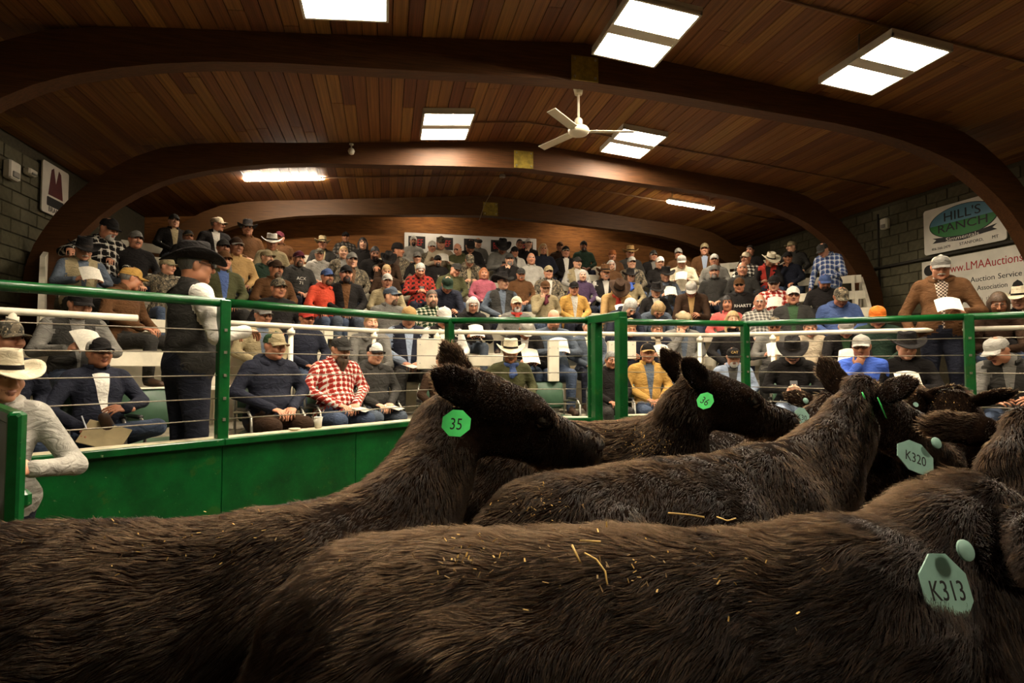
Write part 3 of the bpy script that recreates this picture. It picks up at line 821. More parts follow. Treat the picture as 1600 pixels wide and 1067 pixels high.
M_eye = mat('eye_dark', '#20140f', .3, var=.0); M_shoe = mat('boot_leather', '#3a2616', .6, var=.2, scale=20)
def lipm(i): return mat('lips', ['8f5547', '94604f', '7d4a3a', '9c6858', '6b3f30'][i], .5, var=.0)

def skull(s, inf=0.0, lab=0):
    s.ell((0, .012, .03), (.074 + inf, .094 + inf, .098 + inf), lab, .03)
    s.ell((0, -.018, -.045), (.058 + inf, .07 + inf, .068 + inf), lab, .03)
def head_sdf(kind, far=False):
    s = Sdf(); f = kind == 'f'; eb = 1.35 if far else 1.0
    skull(s)
    s.ell((0, -.062, -.098), (.026 if f else .03, .024, .02), 0, .025)
    for x in (-1, 1):
        s.ell((x * .04, -.058, -.022), (.03, .03, .03), 0, .03)
        s.ell((x * .05, -.01, -.07), (.02, .04, .03), 0, .03)
        s.ell((x * .034, -.101, .013), (.021, .017, .012), 0, .012, sub=True)
        s.ell((x * .033, -.0735, .012), (.018, .015, .013), 0, .004); s.ell((x * .033, -.0765, .012), (.0115 * eb, .0145 * (1.12 if far else 1), .0065 * eb), 6, .002)
        s.cone((x * .013, -.089, .034), (x * .05, -.078, .035), .0062 * eb, .0045 * eb, 5, .008)
        s.ell((x * .076, .014, -.006), (.011, .024, .034), 0, .012, euler(0, x * .2, x * -.35))
        s.ell((x * .012, -.104, -.03), (.011, .012, .010), 0, .01)
    s.cone((0, -.088, .03), (0, -.112, -.024), .009, .0135, 0, .014)
    s.ell((0, -.088, -.0585), (.023, .009, .0045), 7, .004); s.ell((0, -.086, -.070), (.019, .009, .005), 7, .004)
    s.cone((0, .025, -.05), (0, .045, -.21), .05 if f else .056, .054 if f else .064, 0, .03)
    return s
def hand_sdf(curl):
    s = Sdf()
    s.cone((-.06, 0, 0), (.012, 0, 0), .027, .026, 0, .02, ((0, 0, 1), 1.25))
    s.ell((.05, 0, 0), (.05, .041, .017), 0, .012)
    for i, L in enumerate((.070, .080, .074, .058)):
        y = .030 - .0205 * i; p = np.array([.084 - (.006 if i == 3 else 0), y, .0]); a = .0; r = (.0098, .01, .0096, .0085)[i]
        for j, fr in enumerate((.45, .31, .24)):
            a += curl * (1.0 + .12 * i); q = p + L * fr * 1.25 * np.array([math.cos(a), .04 * (1.5 - i), -math.sin(a)])
            s.cone(p, q, r, r * .9, 0, .004); p = q; r *= .9
    s.cone((.012, .03, -.004), (.045, .056, -.012), .014, .0115, 0, .01); s.cone((.045, .056, -.012), (.082, .060, -.026), .0115, .009, 0, .005)
    return s
_cache = {}
def head_mesh(kind, res):
    k = ('head', kind, res)
    if k not in _cache: _cache[k] = head_sdf(kind, res > .007).mesh(res)
    return _cache[k]
def hand_mesh(curl, res, side):
    k = ('hand', curl, res, side)
    if k not in _cache:
        V, Q, L = hand_sdf(curl).mesh(res)
        if side > 0: V = V * np.array([1, -1, 1]); Q = Q[:, ::-1]
        _cache[k] = (V, Q, L * 0)
    return _cache[k]

# pose: lean, elbows, wrists (x is mirrored for the other side unless given twice), finger direction, back-of-hand direction, curl
def P(lean=0., el=(.27, .0, .78), wr=(.09, -.27, .64), fd=(-.5, -.8, -.2), up=(0, -.2, 1), curl=.45, el2=None, wr2=None, fd2=None, up2=None, legs='sit', stand=False):
    return dict(lean=lean, el=el, wr=wr, fd=fd, up=up, curl=curl, el2=el2 or el, wr2=wr2 or wr, fd2=fd2 or fd, up2=up2 or up, legs=legs, stand=stand)
POSES = dict(
    lap=P(), knees=P(.06, (.28, -.06, .76), (.17, -.31, .62), (-.15, -1, -.15)),
    cross=P(-.03, (.28, -.08, .80), (-.06, -.20, .84), (-1, .05, .05), (0, -1, .2), .35, wr2=(-.07, -.23, .79)),
    paper=P(.08, (.28, -.10, .76), (.13, -.33, .77), (-.35, -.8, .35), (.6, -.4, .6), .55),
    phone=P(.15, (.27, -.12, .74), (.06, -.34, .74), (-.3, -.9, .2), (.8, -.2, .5), .6),
    chin=P(.12, (.27, .0, .78), (.08, -.27, .64), el2=(.20, -.20, .76), wr2=(.05, -.165, .985), fd2=(-.35, .1, .9), up2=(-.2, -1, .1), curl=.6),
    lean=P(.42, (.22, -.33, .62), (.06, -.50, .60), (-.6, -.6, -.2), (0, -.3, 1), .5),
    read=P(.38, (.25, -.30, .62), (.12, -.48, .66), (-.35, -.8, .2), (.5, -.4, .6), .55),
    side=P(.05, (.28, .0, .78), (.16, -.28, .63), (-.1, -1, -.1), el2=(.36, .04, .86), wr2=(.34, -.22, .86), fd2=(.1, -.9, -.3)),
    legup=P(-.1, (.30, .0, .78), (.10, -.26, .74), (-.9, -.3, .1), (0, -.6, .8), .4, el2=(.33, -.04, .74), wr2=(.20, -.34, .60), fd2=(.1, -.9, -.2), legs='cross'),
    stand=P(.0, (.30, -.03, 1.12), (.16, -.30, 1.10), (-.5, -.7, .1), (.4, -.4, .8), .55, el2=(.30, .04, 1.12), wr2=(.27, -.10, .90), fd2=(0, -.3, -1), up2=(1, 0, 0), legs='stand', stand=True),
    back=P(.0, (.29, -.02, 1.13), (.18, -.28, 1.18), (-.4, -.9, .1), legs='stand', stand=True),
    bend=P(.16, (.29, -.10, 1.10), (.14, -.36, 1.02), (-.4, -.8, -.2), el2=(.31, .02, 1.10), wr2=(.30, -.12, .88), fd2=(0, -.4, -1), up2=(1, 0, 0), legs='stand', stand=True),
    gate=P(.02, (.34, -.10, 1.12), (.10, -.34, 1.16), (-.75, -.45, .25), (0, -.8, .5), .75, el2=(.30, .05, 1.12), wr2=(.25, -.10, .92), fd2=(0, -.3, -1), up2=(1, 0, 0), legs='stand', stand=True))
def upper(ps, p, hip):
    p = np.array(p, float); a = ps['lean']; y, z = p[1] - hip[1], p[2] - hip[2]
    return np.array([p[0], hip[1] + y * math.cos(a) - z * math.sin(a), hip[2] + y * math.sin(a) + z * math.cos(a)])
def body_info(pose, g):
    ps = POSES[pose]; st = ps['stand']; hz = .92 if st else .50; hip = np.array([0, .02, hz]); o = hz - .50
    U = lambda x, y, z: upper(ps, (x, y, z + o), hip)
    return ps, st, hip, U
def body_mesh(pose, res, g, fem):
    key = ('body', pose, res, g, fem)
    if key in _cache: return _cache[key]
    ps, st, hip, U = body_info(pose, g)
    s = Sdf(); w = .93 if fem else 1.0
    s.ell(hip + (0, .0, .02), (.175 * g, .135 * g, .13), 2, .05)
    s.ell(U(0, -.005, .66), (.165 * g * w, .125 * g + .02 * (g > 1.05), .17), 4, .05)
    s.ell(U(0, .01, .86), (.178 * (.5 + .5 * g) * w, .122 * (.4 + .6 * g), .20), 4, .05)
    s.cone(U(-.145 * w, .02, .99), U(.145 * w, .02, .99), .072, .072, 4, .05)
    for x in (-1, 1): s.cone(U(x * .04, .025, 1.055), U(x * .15 * w, .02, 1.005), .05, .06, 4, .04)
    s.cone(U(0, .03, 1.0), U(0, .022, 1.085), .078, .064, 4, .03)
    s.cone(U(-.1, .0, .55), U(.1, .0, .55), .115 * g, .115 * g, 4, .04)
    wr = []
    for sd, e, wv in ((1, ps['el'], ps['wr']), (-1, ps['el2'], ps['wr2'])):
        sh = U(sd * .185 * w, .02, .99); e = np.array(e, float) * (sd, 1, 1); wv = np.array(wv, float) * (sd, 1, 1)
        e[0] += sd * .03 * (g - 1) / .15
        s.cone(sh, e, .066 * (.6 + .4 * g), .055, 1, .03); s.cone(e, wv, .055, .043, 1, .02)
        d = (wv - e) / np.linalg.norm(wv - e)
        s.cone(wv - d * .03, wv - d * .005, .046, .044, 1, .01); wr.append(wv)
    if ps['legs'] == 'sit' or ps['legs'] == 'cross':
        for x in (-1, 1):
            if ps['legs'] == 'cross' and x == 1:
                k = np.array([.30, -.36, .58]); a_ = np.array([-.06, -.44, .58]); t = np.array([-.12, -.48, .70])
            else:
                k = np.array([x * .14, -.42, .50]); a_ = np.array([x * .14, -.40, .10]); t = np.array([x * .16, -.56, .045])
            s.cone((x * .09, .0, .50), k, .098 * g, .072, 2, .03); s.cone(k, a_, .068, .055, 2, .02)
            s.cone(a_ + (0, 0, -.03) if x < 0 or ps['legs'] == 'sit' else a_, t, .048, .04, 3, .015)
    else:
        for x in (-1, 1):
            k = np.array([x * .11, .0, .50]); a_ = np.array([x * .12, .03, .10])
            s.cone((x * .09, .02, .88), k, .098 * g, .07, 2, .03); s.cone(k, a_, .068, .056, 2, .02)
            s.cone(a_ + (0, 0, -.04), (x * .14, -.13, .045), .05, .042, 3, .015)
    V, Q, L = s.mesh(res)
    _cache[key] = (V, Q, L)
    return _cache[key]

def shell(inf, keep, extra=None, res=.0085, lab=0):
    s = Sdf(); skull(s, inf)
    if extra: extra(s)
    V, Q, L = s.mesh(res); c = V[Q].mean(1)
    k = keep(c); Q = Q[k]; u, inv = np.unique(Q, return_inverse=True)
    return V[u], inv.reshape(Q.shape)
def ex_beard(s): s.ell((0, -.06, -.1), (.04, .034, .035), 0, .03)
def ex_lbeard(s): s.ell((0, -.06, -.1), (.05, .04, .04), 0, .03); s.cone((0, -.075, -.11), (0, -.085, -.19), .05, .025, 0, .04)
def ex_long(s):
    for x in (-1, 1): s.cone((x * .07, .03, .0), (x * .085, .0, -.2), .04, .025, 0, .04)
    s.cone((0, .08, .0), (0, .09, -.2), .06, .04, 0, .04)
def ex_bob(s):
    for x in (-1, 1): s.cone((x * .07, .02, .02), (x * .075, -.0, -.085), .038, .025, 0, .04)
    s.cone((0, .08, .02), (0, .08, -.08), .06, .04, 0, .04)
hairline = lambda c: c[:, 2] > .062 - np.clip((c[:, 1] + .07) / .13, 0, 1) * .13
SH = {}
def hair_shape(kind):
    if kind in SH: return SH[kind]
    f = dict(short=lambda: shell(.009, hairline), fringe=lambda: shell(.006, lambda c: (c[:, 2] > .05 - np.clip((c[:, 1] + .03) / .08, 0, 1) * .11) & (c[:, 2] < .06) & (c[:, 1] > -.035)),
             bald=lambda: shell(.005, lambda c: (c[:, 2] > .04 - np.clip((c[:, 1] + .03) / .08, 0, 1) * .1) & (c[:, 2] < .045 + .02 * (c[:, 1] > .06)) & (c[:, 1] > -.01)),
             long=lambda: shell(.014, lambda c: (hairline(c) | (np.abs(c[:, 0]) > .062) & (c[:, 1] > -.05) | (c[:, 1] > .04)), ex_long),
             bob=lambda: shell(.011, lambda c: (hairline(c) | (np.abs(c[:, 0]) > .064) & (c[:, 1] > -.05) | (c[:, 1] > .04)), ex_bob),
             beard=lambda: shell(.007, lambda c: (c[:, 2] < -.038 - .03 * (np.abs(c[:, 0]) < .02) * (c[:, 1] < -.05) * 0) & (c[:, 1] < .012) & ~((np.abs(c[:, 0]) < .02) & (c[:, 2] > -.072) & (c[:, 2] < -.052)), ex_beard),
             lbeard=lambda: shell(.009, lambda c: (c[:, 2] < -.035) & (c[:, 1] < .015) & ~((np.abs(c[:, 0]) < .02) & (c[:, 2] > -.072) & (c[:, 2] < -.052)), ex_lbeard),
             goatee=lambda: shell(.007, lambda c: (c[:, 2] < -.07) & (np.abs(c[:, 0]) < .034) & (c[:, 1] < -.02), ex_beard))
    V, Q = f[kind]()
    SH[kind] = (V, Q); return SH[kind]
def must_shape():
    if 'must' not in SH:
        s = Sdf()
        for x in (-1, 1): s.cone((0, -.1, -.045), (x * .032, -.088, -.057), .009, .006, 0, .006)
        V, Q, L = s.mesh(.0045); SH['must'] = (V, Q)
    return SH['must']
_hm = {}
def shaped(kind, m):
    """shared mesh for a hair or beard shape in one colour"""
    k = (kind, m.name)
    if k not in _hm:
        V, Q = must_shape() if kind == 'must' else hair_shape(kind)
        _hm[k] = mesh_np(kind, V, Q, [m])
    return _hm[k]
def hairmat(col):
    key = ('hair', col)
    if key not in _mats:
        m, nt, b = new_mat('hair'); l = lin(PAL[col])
        f = noise(nt, 60, 3, coords(nt, 'Object', (1, 1, .25)))
        nt.links.new(ramp(nt, f, [(.3, tuple(x * .55 for x in l)), (.7, tuple(min(1, x * 1.15) for x in l))]), b.inputs['Base Color'])
        b.inputs['Roughness'].default_value = .6; bump(nt, b, f, .8, .01); _mats[key] = m
    return _mats[key]
def grid_mesh(rows, closed=True):
    n = len(rows[0]); vs = [p for r in rows for p in r]; fs = []
    for i in range(len(rows) - 1):
        for j in range(n if closed else n - 1):
            k = (j + 1) % n; fs.append((i * n + j, i * n + k, (i + 1) * n + k, (i + 1) * n + j))
    return vs, fs
def cap_meshes():
    if 'cap' in SH: return SH['cap']
    n = 28; rows = []; th = np.linspace(0, 2 * math.pi, n, endpoint=False)
    for ph in np.linspace(0, math.pi / 2, 8):
        r = max(.02, math.cos(ph) ** .55) if ph < 1.5 else .02
        row = []
        for t in th:
            fr = max(0, -math.sin(t)); rim = .028 + .014 * fr
            row.append((.087 * r * math.cos(t), .012 + .107 * r * math.sin(t), rim + (.088 + .012 * fr * (1 - r)) * math.sin(ph) ** .9))
        rows.append(row)
    vs, fs = grid_mesh(rows); b = MB()
    c = [np.mean([vs[i] for i in f], axis=0) for f in fs]
    for f, cc in zip(fs, c): b.f.append(f); b.m.append(0 if cc[1] < -.02 else 1)
    b.v = list(vs); top = len(b.v); b.f.append(tuple(range(top - n, top))); b.m.append(1)
    b.lathe([(.009, .118), (.007, .126), (.001, .127)], (0, .012, 0), 8, 2)
    m1 = b
    b = MB(); q = []
    for dz in (0, -.005):
        for e in np.linspace(0, 1, 6):
            row = []
            for a in np.radians(np.linspace(-62, 62, 15)):
                x0, y0 = .087 * math.sin(a), .012 - .107 * math.cos(a)
                ext = .075 * math.cos(a * 1.25) ** .6 if abs(a * 1.25) < 1.57 else 0
                x, y = x0 * (1 + .02 * e), y0 - ext * e
                row.append((x, y, .040 + dz - .008 * e - 4.2 * x * x * (.3 + .7 * e) + .004))
            q.append(row)
    v1, f1 = grid_mesh(q[:6], False); v2, f2 = grid_mesh(q[6:], False)
    b.add(v1, f1); b.add(v2, [f[::-1] for f in f2])
    edge = [(5, j) for j in range(15)]; e1 = [5 * 15 + j for j in range(15)]
    for j in range(14): b.f.append((e1[j], e1[j] + 90, e1[j + 1] + 90, e1[j + 1])); b.m.append(0)
    SH['cap'] = (m1, b); return SH['cap']
def cowboy_mb():
    if 'cow' in SH: return SH['cow']
    n = 40; th = np.linspace(0, 2 * math.pi, n, endpoint=False); rows = []
    def brim(t, e, dz):
        c, s_ = math.cos(t), math.sin(t)
        return ((.089 + .100 * e) * c * (1 - .12 * e * c * c), .012 + (.110 + .095 * e) * s_, .045 + dz + (.062 * c * c - .022 * s_ * s_) * e ** 1.7)
    for e in (0, .25, .5, .75, 1.0): rows.append([brim(t, e, -.006) for t in th])
    rows = rows[0:]
    rows += [[brim(t, e, 0) for t in th] for e in (1.0, .75, .5, .25, 0)]
    def crown(t, u, rr):
        c, s_ = math.cos(t), math.sin(t); ff = max(0, -s_)
        x = (.089 - .012 * u) * c * rr * (1 - .28 * ff * u); y = .012 + (.110 - .012 * u) * s_ * rr
        z = .045 + .118 * u + .012 * ff * u
        if rr < 1 or u >= 1: z -= .035 * math.exp(-(x / .03) ** 2) * (1 if rr < .95 else .35)
        return (x, y, z)
    rows += [[crown(t, u, 1) for t in th] for u in (.1, .3, .6, .85, 1.0)]
    rows += [[crown(t, 1, rr) for t in th] for rr in (.92, .7, .4, .12)]
    vs, fs = grid_mesh(rows); b = MB(); b.v = list(vs)
    for k, f in enumerate(fs):
        r = k // n; b.f.append(f); b.m.append(1 if r == 10 else 0)
    b.f.append(tuple(range(len(vs) - n, len(vs)))); b.m.append(0)
    SH['cow'] = b; return b
def beanie_mb():
    if 'bean' in SH: return SH['bean']
    n = 24; th = np.linspace(0, 2 * math.pi, n, endpoint=False); rows = []
    for r, z in ((1.06, .02), (1.1, .03), (1.1, .06), (1.05, .066), (1.02, .08), (.85, .125), (.5, .145), (.1, .15)):
        rows.append([(.084 * r * math.cos(t), .012 + .103 * r * math.sin(t), z) for t in th])
    vs, fs = grid_mesh(rows); b = MB(); b.v = list(vs); b.f = list(fs) + [tuple(range(len(vs) - n, len(vs)))]; b.m = [0] * len(b.f)
    SH['bean'] = b; return b
def flat_mb():
    if 'flat' in SH: return SH['flat']
    n = 26; th = np.linspace(0, 2 * math.pi, n, endpoint=False); rows = []
    for r, z, sh in ((1.0, .035, 0), (1.12, .05, -.01), (1.14, .07, -.015), (1.0, .088, -.02), (.6, .1, -.02), (.1, .102, -.02)):
        rows.append([(.087 * r * math.cos(t), .012 + sh + (.107 * r + .03 * max(0, -math.sin(t)) * r) * math.sin(t), z - .03 * max(0, -math.sin(t)) * r) for t in th])
    vs, fs = grid_mesh(rows); b = MB(); b.v = list(vs); b.f = list(fs) + [tuple(range(len(vs) - n, len(vs)))]; b.m = [0] * len(b.f)
    SH['flat'] = b; return b
_sm = {}
def shared(key, fn):
    if key not in _sm: _sm[key] = fn()
    return _sm[key]
M_frame = mat('glasses_frame', '#2a2420', .3, var=.0)
def glasses_me(sun):
    def f():
        b = MB()
        for x in (-1, 1):
            ring = [(x * .034 + .026 * math.cos(a), -.104 + .006 * abs(math.cos(a) + x * -.3), .010 + .019 * math.sin(a)) for a in np.linspace(0, 2 * math.pi, 15)]
            b.tube(ring, .0028, 5, 0, False); b.tube([(x * .06, -.1, .014), (x * .079, -.04, .016), (x * .08, .01, .012)], .0022, 5)
            if sun: b.add([(x * .034 + .025 * math.cos(a), -.105, .010 + .018 * math.sin(a)) for a in np.linspace(0, 2 * math.pi, 12, endpoint=False)], [tuple(range(12))])
        b.tube([(-.009, -.106, .013), (.009, -.106, .013)], .0025, 5)
        return b.mesh('glasses', M_frame, True)
    return shared(('gl', sun), f)
def ring_collar(m, hgt=.05, r=.088):
    def f():
        n = 20; rows = []
        for rr, z in ((1.0, 0), (1.1, hgt * .5), (1.06, hgt), (.94, hgt * 1.02), (.9, .0)):
            row = []
            for t in np.radians(np.linspace(-62, 242, n)):
                row.append((r * rr * math.cos(t), .022 + r * rr * math.sin(t) * .95, z + .012 * math.sin(t)))
            rows.append(row)
        vs, fs = grid_mesh(rows, False); b = MB(); b.add(vs, fs); return b.mesh('collar', m, True)
    return shared(('col', m.name, hgt, r), f)
def hood_me(m):
    def f():
        s = Sdf()
        pts = [np.array([.105 * math.cos(t), .035 + .10 * math.sin(t), .0 + .03 * math.sin(t)]) for t in np.radians(np.linspace(-60, 240, 13))]
        for a, c in zip(pts[:-1], pts[1:]): s.cone(a, c, .03 + .012 * max(0, a[1] / .13), .03 + .012 * max(0, c[1] / .13), 0, .02)
        s.ell((0, .14, -.05), (.09, .045, .085), 0, .04)
        V, Q, L = s.mesh(.014); return mesh_np('hood', V, Q, [m])
    return shared(('hood', m.name), f)
def scarf_me(m):
    def f():
        s = Sdf()
        pts = [np.array([.08 * math.cos(t), .015 + .085 * math.sin(t), .01 * math.sin(t)]) for t in np.linspace(0, 2 * math.pi, 14)]
        for a, c in zip(pts[:-1], pts[1:]): s.cone(a, c, .024, .024, 0, .01)
        s.cone((0, -.08, -.01), (-.012, -.125, -.13), .028, .034, 0, .02); s.cone((0, -.08, -.01), (.03, -.12, -.11), .022, .026, 0, .015)
        V, Q, L = s.mesh(.011); return mesh_np('scarf', V, Q, [m])
    return shared(('scarf', m.name), f)

# ------------------------------------------------------------------ people: one builder
def hit_row(x, y, o):
    d = ray(x, y)[:2]; best = None
    for i, (p, n, _) in enumerate(LN):
        den = n @ d
        if den <= 0: continue
        t = (o + n @ p) / den
        if best is None or t < best[0]: best = (t, i)
    return best
FOCUS = np.array([1.6, 1.2])
GNAME = dict(j='jacket', v='vest', h='hoodie', s='sweater', p='plaid shirt', c='camouflage jacket', t='shirt')
NICE = dict(lightgrey='light grey', brightblue='bright blue', lightblue='light blue', steelblue='slate blue', darkbrown='dark brown', darkgreen='dark green', orangered='orange-red', darkhair='dark', brownhair='brown', silver='silver-grey')
nice = lambda c: NICE.get(c, c)
for _k, _h in list(PAL.items()):       # the hall's clothes are slightly faded
    _r = [int(_h[i:i + 2], 16) for i in (0, 2, 4)]; _g = sum(_r) / 3
    PAL[_k] = ''.join('%02x' % round(_g + (c - _g) * .86) for c in _r)
def fabric(c): return camo() if c == 'camo' else cloth('#' + PAL[c])
def camo2(): return camo()
PEOPLE = []
def person(spec):
    tk = spec.split(); x, y, row = (float(v) for v in tk[0].split(',')[:3]); row = int(row)
    pose = tk[1]; opt = {}
    for t in tk[2:]:
        k, _, v = t.partition(':'); opt[k] = v
    yaw, pit, rol = (math.radians(float(opt.get(k, 0))) for k in 'YPR')
    g = float(opt.get('g', 1.0)); fem = 'f' in opt; near = row <= 1
    # clothing
    zf = 1.08 if POSES[pose]['stand'] else .66
    gk = next(k for k in opt if k in GNAME); cols = opt[gk].split('/')
    if gk == 'p':
        top = plaid('#' + PAL[cols[0]], '#' + PAL[cols[1]], '#e0d8c8' if cols[1] in ('white', 'lightgrey', 'lightblue', 'cream') else '#3a2a20', .056 if row < 3 else .085); sleeve = top; torso = top; desc = f'{nice(cols[0])} and {nice(cols[1])} plaid shirt'
    elif gk == 'c':
        top = camo(); sleeve = top; torso = front(top, fabric(cols[0]), z0=zf) if cols[0] else top; desc = 'camouflage jacket'
    elif gk == 'v':
        top = fabric(cols[0]); inner = plaid('#' + PAL[cols[1][1:]], '#' + PAL['white']) if cols[1].startswith('+') else fabric(cols[1]); sleeve = inner; torso = front(top, inner, .012, .12, zf); desc = f'{nice(cols[0])} vest over {nice(cols[1].strip("+"))} shirt'
    elif gk == 'j':
        top = fabric(cols[0]); sleeve = top
        if len(cols) > 1:
            inner = plaid('#' + PAL[cols[1][1:]], '#' + PAL['white']) if cols[1].startswith('+') else fabric(cols[1])
            torso = front(top, inner, z0=zf); desc = f'{nice(cols[0])} jacket over {nice(cols[1].strip("+"))} shirt'
        else: torso = top; desc = f'{nice(cols[0])} jacket'
    else:
        top = fabric(cols[0]); sleeve = torso = top; desc = f'{nice(cols[0])} {GNAME[gk]}'
    pants = fabric(opt.get('pants', random.choice(['denim', 'denim', 'steelblue', 'navy', 'charcoal'])))
    sk = int(opt.get('sk', random.randrange(4)))
    hc = opt.get('hc', random.choice(['brownhair', 'darkhair', 'grey', 'silver', 'brownhair']))
    # pose and place
    ps, st, hip, U = body_info(pose, g)
    nb = U(0, .03, 1.045)
    Rh = euler(pit + ps['lean'] * .35, rol, yaw)
    hc_l = nb + Rh @ np.array([0, -.045, .155])
    o_hip = float(opt['o']) if 'o' in opt else OFF[row] + .1
    fl = FLOOR[row] if 'z' not in opt else float(opt['z'])
    t, sec = hit_row(x, y, o_hip + (hc_l[1] - .0) * .9)
    d = ray(x, y); hw = _C + d * t
    fd = FOCUS - hw[:2]; nsec = -LN[sec][1]; fd = fd / np.linalg.norm(fd) * .6 + nsec * .4
    rz = math.atan2(fd[0], -fd[1]) + math.radians(float(opt.get('B', 0)))
    base = 0.0 if st else .42
    sc = (hw[2] - fl - base) / (hc_l[2] - base)
    sc = min(1.12, max(.86, sc))
    if 'sc' in opt: sc = float(opt['sc'])
    Rz = np.array(Matrix.Rotation(rz, 3, 'Z'))
    off = Rz @ (hc_l * sc)
    loc = (hw[0] - off[0], hw[1] - off[1], fl + base * (1 - sc))
    # mesh
    rb, rh_, rn = (.0195, .0064, .0067) if near else ((.0275, .0092, .0118) if row <= 3 else (.0335, .0104, .0135))
    V, Q, L = body_mesh(pose, rb, g, fem)
    parts = [(V, Q, L)]
    hV, hQ, hL = head_mesh('f' if fem else 'm', rh_)
    hs = .96 if fem else 1.0
    parts.append((hV * hs @ Rh.T + hc_l, hQ, hL))
    for sd, wv, e, f, u in ((1, ps['wr'], ps['el'], ps['fd'], ps['up']), (-1, ps['wr2'], ps['el2'], ps['fd2'], ps['up2'])):
        m = np.array([sd, 1, 1.]); R = rot_to(np.array(f) * m, np.array(u) * m)
        a, q, l = hand_mesh(ps['curl'], rn, sd); parts.append((a @ R.T + np.array(wv) * m, q, l))
    vo = 0; AV = []; AQ = []; AL = []
    for v, q, l in parts: AV.append(v); AQ.append(q + vo); AL.append(l); vo += len(v)
    hm = hairmat(hc)
    me = mesh_np('person', np.concatenate(AV), np.concatenate(AQ), [skin(sk), sleeve, pants, M_shoe, torso, hm, M_eye, lipm(sk)], np.concatenate(AL))
    o = obj('person', me, None, loc, (0, 0, rz)); o.scale = (sc, sc, sc)
    Mh = Matrix.Translation(Vector(hc_l)) @ Matrix(Rh.tolist()).to_4x4() @ Matrix.Scale(hs, 4)
    def child(name, me, M=Mh):
        c = bpy.data.objects.new(name, me); link(c, o); c.matrix_local = M; return c
    hd = ''
    if 'cap' in opt:
        cc = opt['cap'].split('/'); c1, c2 = cc[0], cc[1] if len(cc) > 1 else cc[0]; c3 = cc[2] if len(cc) > 2 else c2
        crown, bill = cap_meshes()
        ce = child('cap', shared(('cap', c1, c3), lambda: crown.mesh('cap', [fabric(c1), fabric(c3), fabric(c2)], True)))
        be = bpy.data.objects.new('bill', shared(('bill', c2), lambda: bill.mesh('bill', [fabric(c2)], True))); link(be, ce)
        if 'ctxt' in opt: text(opt['ctxt'], .045, mat('cap_print', '#c8a35a', .7), ce, (0, -.103, .088), (math.pi / 2 - .25, 0, 0), name='cap_lettering')
        hd = f'{nice(c1)} cap' if c1 == c3 else f'{nice(c1)} and {nice(c3)} cap'
    elif 'hat' in opt:
        c1 = opt['hat']; child('cowboy_hat', shared(('hat', c1), lambda: cowboy_mb().mesh('cowboy_hat', [fabric(c1), cloth('#' + ('15110f' if c1 != 'black' else '2e2824'))], True)))
        hd = f'{nice(c1)} cowboy hat'
    elif 'beanie' in opt:
        c1 = opt['beanie']; child('beanie', shared(('bean', c1), lambda: beanie_mb().mesh('beanie', [fabric(c1)], True))); hd = f'{nice(c1)} knit cap'
    elif 'flat' in opt:
        c1 = opt['flat']; child('flat_cap', shared(('flat', c1), lambda: flat_mb().mesh('flat_cap', [fabric(c1)], True))); hd = f'{nice(c1)} flat cap'
    hk = opt.get('hair', 'fringe' if hd else 'short')
    if hk != 'none':
        child('hair', shaped(hk, hm))
        if not hd: hd = {'bald': 'a bald head', 'long': f'long {nice(hc)} hair', 'bob': f'{nice(hc)} bobbed hair', 'short': f'short {nice(hc)} hair', 'fringe': 'thin hair'}[hk]
    for k in ('beard', 'lbeard', 'goatee', 'must'):
        if k in opt: child('moustache' if k == 'must' else 'beard', shaped(k, hairmat(opt[k] or hc)))
    if 'gl' in opt: child('glasses', glasses_me(False))
    if 'sun' in opt: child('sunglasses', glasses_me(True))
    lean_m = Matrix.Translation(Vector(U(0, 0, 1.058))) @ Matrix.Rotation(ps['lean'], 4, 'X')
    if gk == 'h' or 'hood' in opt: child('hood', hood_me(top), lean_m)
    elif gk in 'jvpct' and 'nocol' not in opt: child('collar', ring_collar(top), lean_m)
    if 'scarf' in opt: child('scarf', scarf_me(fabric(opt['scarf'])), lean_m)
    if 'txt' in opt:
        p_ = U(0, -.155 * (.4 + .6 * g), .84); text(opt['txt'].replace('_', '\n'), .07, mat('shirt_print', '#c9c4b8', .8), o, tuple(p_), (math.pi / 2 + ps['lean'] - .12, 0, 0), name='chest_lettering')
    rec = dict(o=o, x=x, row=row, desc=desc, hat=hd, stand=st, pose=pose, opt=opt, loc=loc, sc=sc, rz=rz, U=U, ps=ps)
    PEOPLE.append(rec)
    return rec
M_phone = M_blackpl
def print_mat():
    m, nt, b = new_mat('printed_sheet'); s = N(nt, 'ShaderNodeSeparateXYZ'); nt.links.new(coords(nt), s.inputs[0])
    ln = mth(nt, 'MULTIPLY', stripes(nt, s.outputs[1], .016, .35), mth(nt, 'LESS_THAN', mth(nt, 'ABSOLUTE', s.outputs[0]), .085))
    k = mth(nt, 'MULTIPLY', ln, mth(nt, 'GREATER_THAN', noise(nt, 40, 2, coords(nt)), .45))
    nt.links.new(mix(nt, mth(nt, 'MULTIPLY', k, .45), '#cfc9ba', '#6c665f'), b.inputs['Base Color']); b.inputs['Roughness'].default_value = .8
    return m
M_sheet = print_mat()
def sheet_me(w=.21, h=.28, bend=.03):
    def f():
        rows = []
        for dz in (0, -.003):
            for j in np.linspace(-.5, .5, 7):
                rows.append([(x * w, j * h, bend * (1 - 4 * x * x) * (1 if bend > 0 else 1) + dz) for x in np.linspace(-.5, .5, 9)])
        b = MB(); v, f_ = grid_mesh(rows[:7], False); b.add(v, f_); v, f_ = grid_mesh(rows[7:], False); b.add(v, [q[::-1] for q in f_])
        return b.mesh('paper_sheet', M_sheet, True)
    return shared(('sheet', w, h, bend), f)
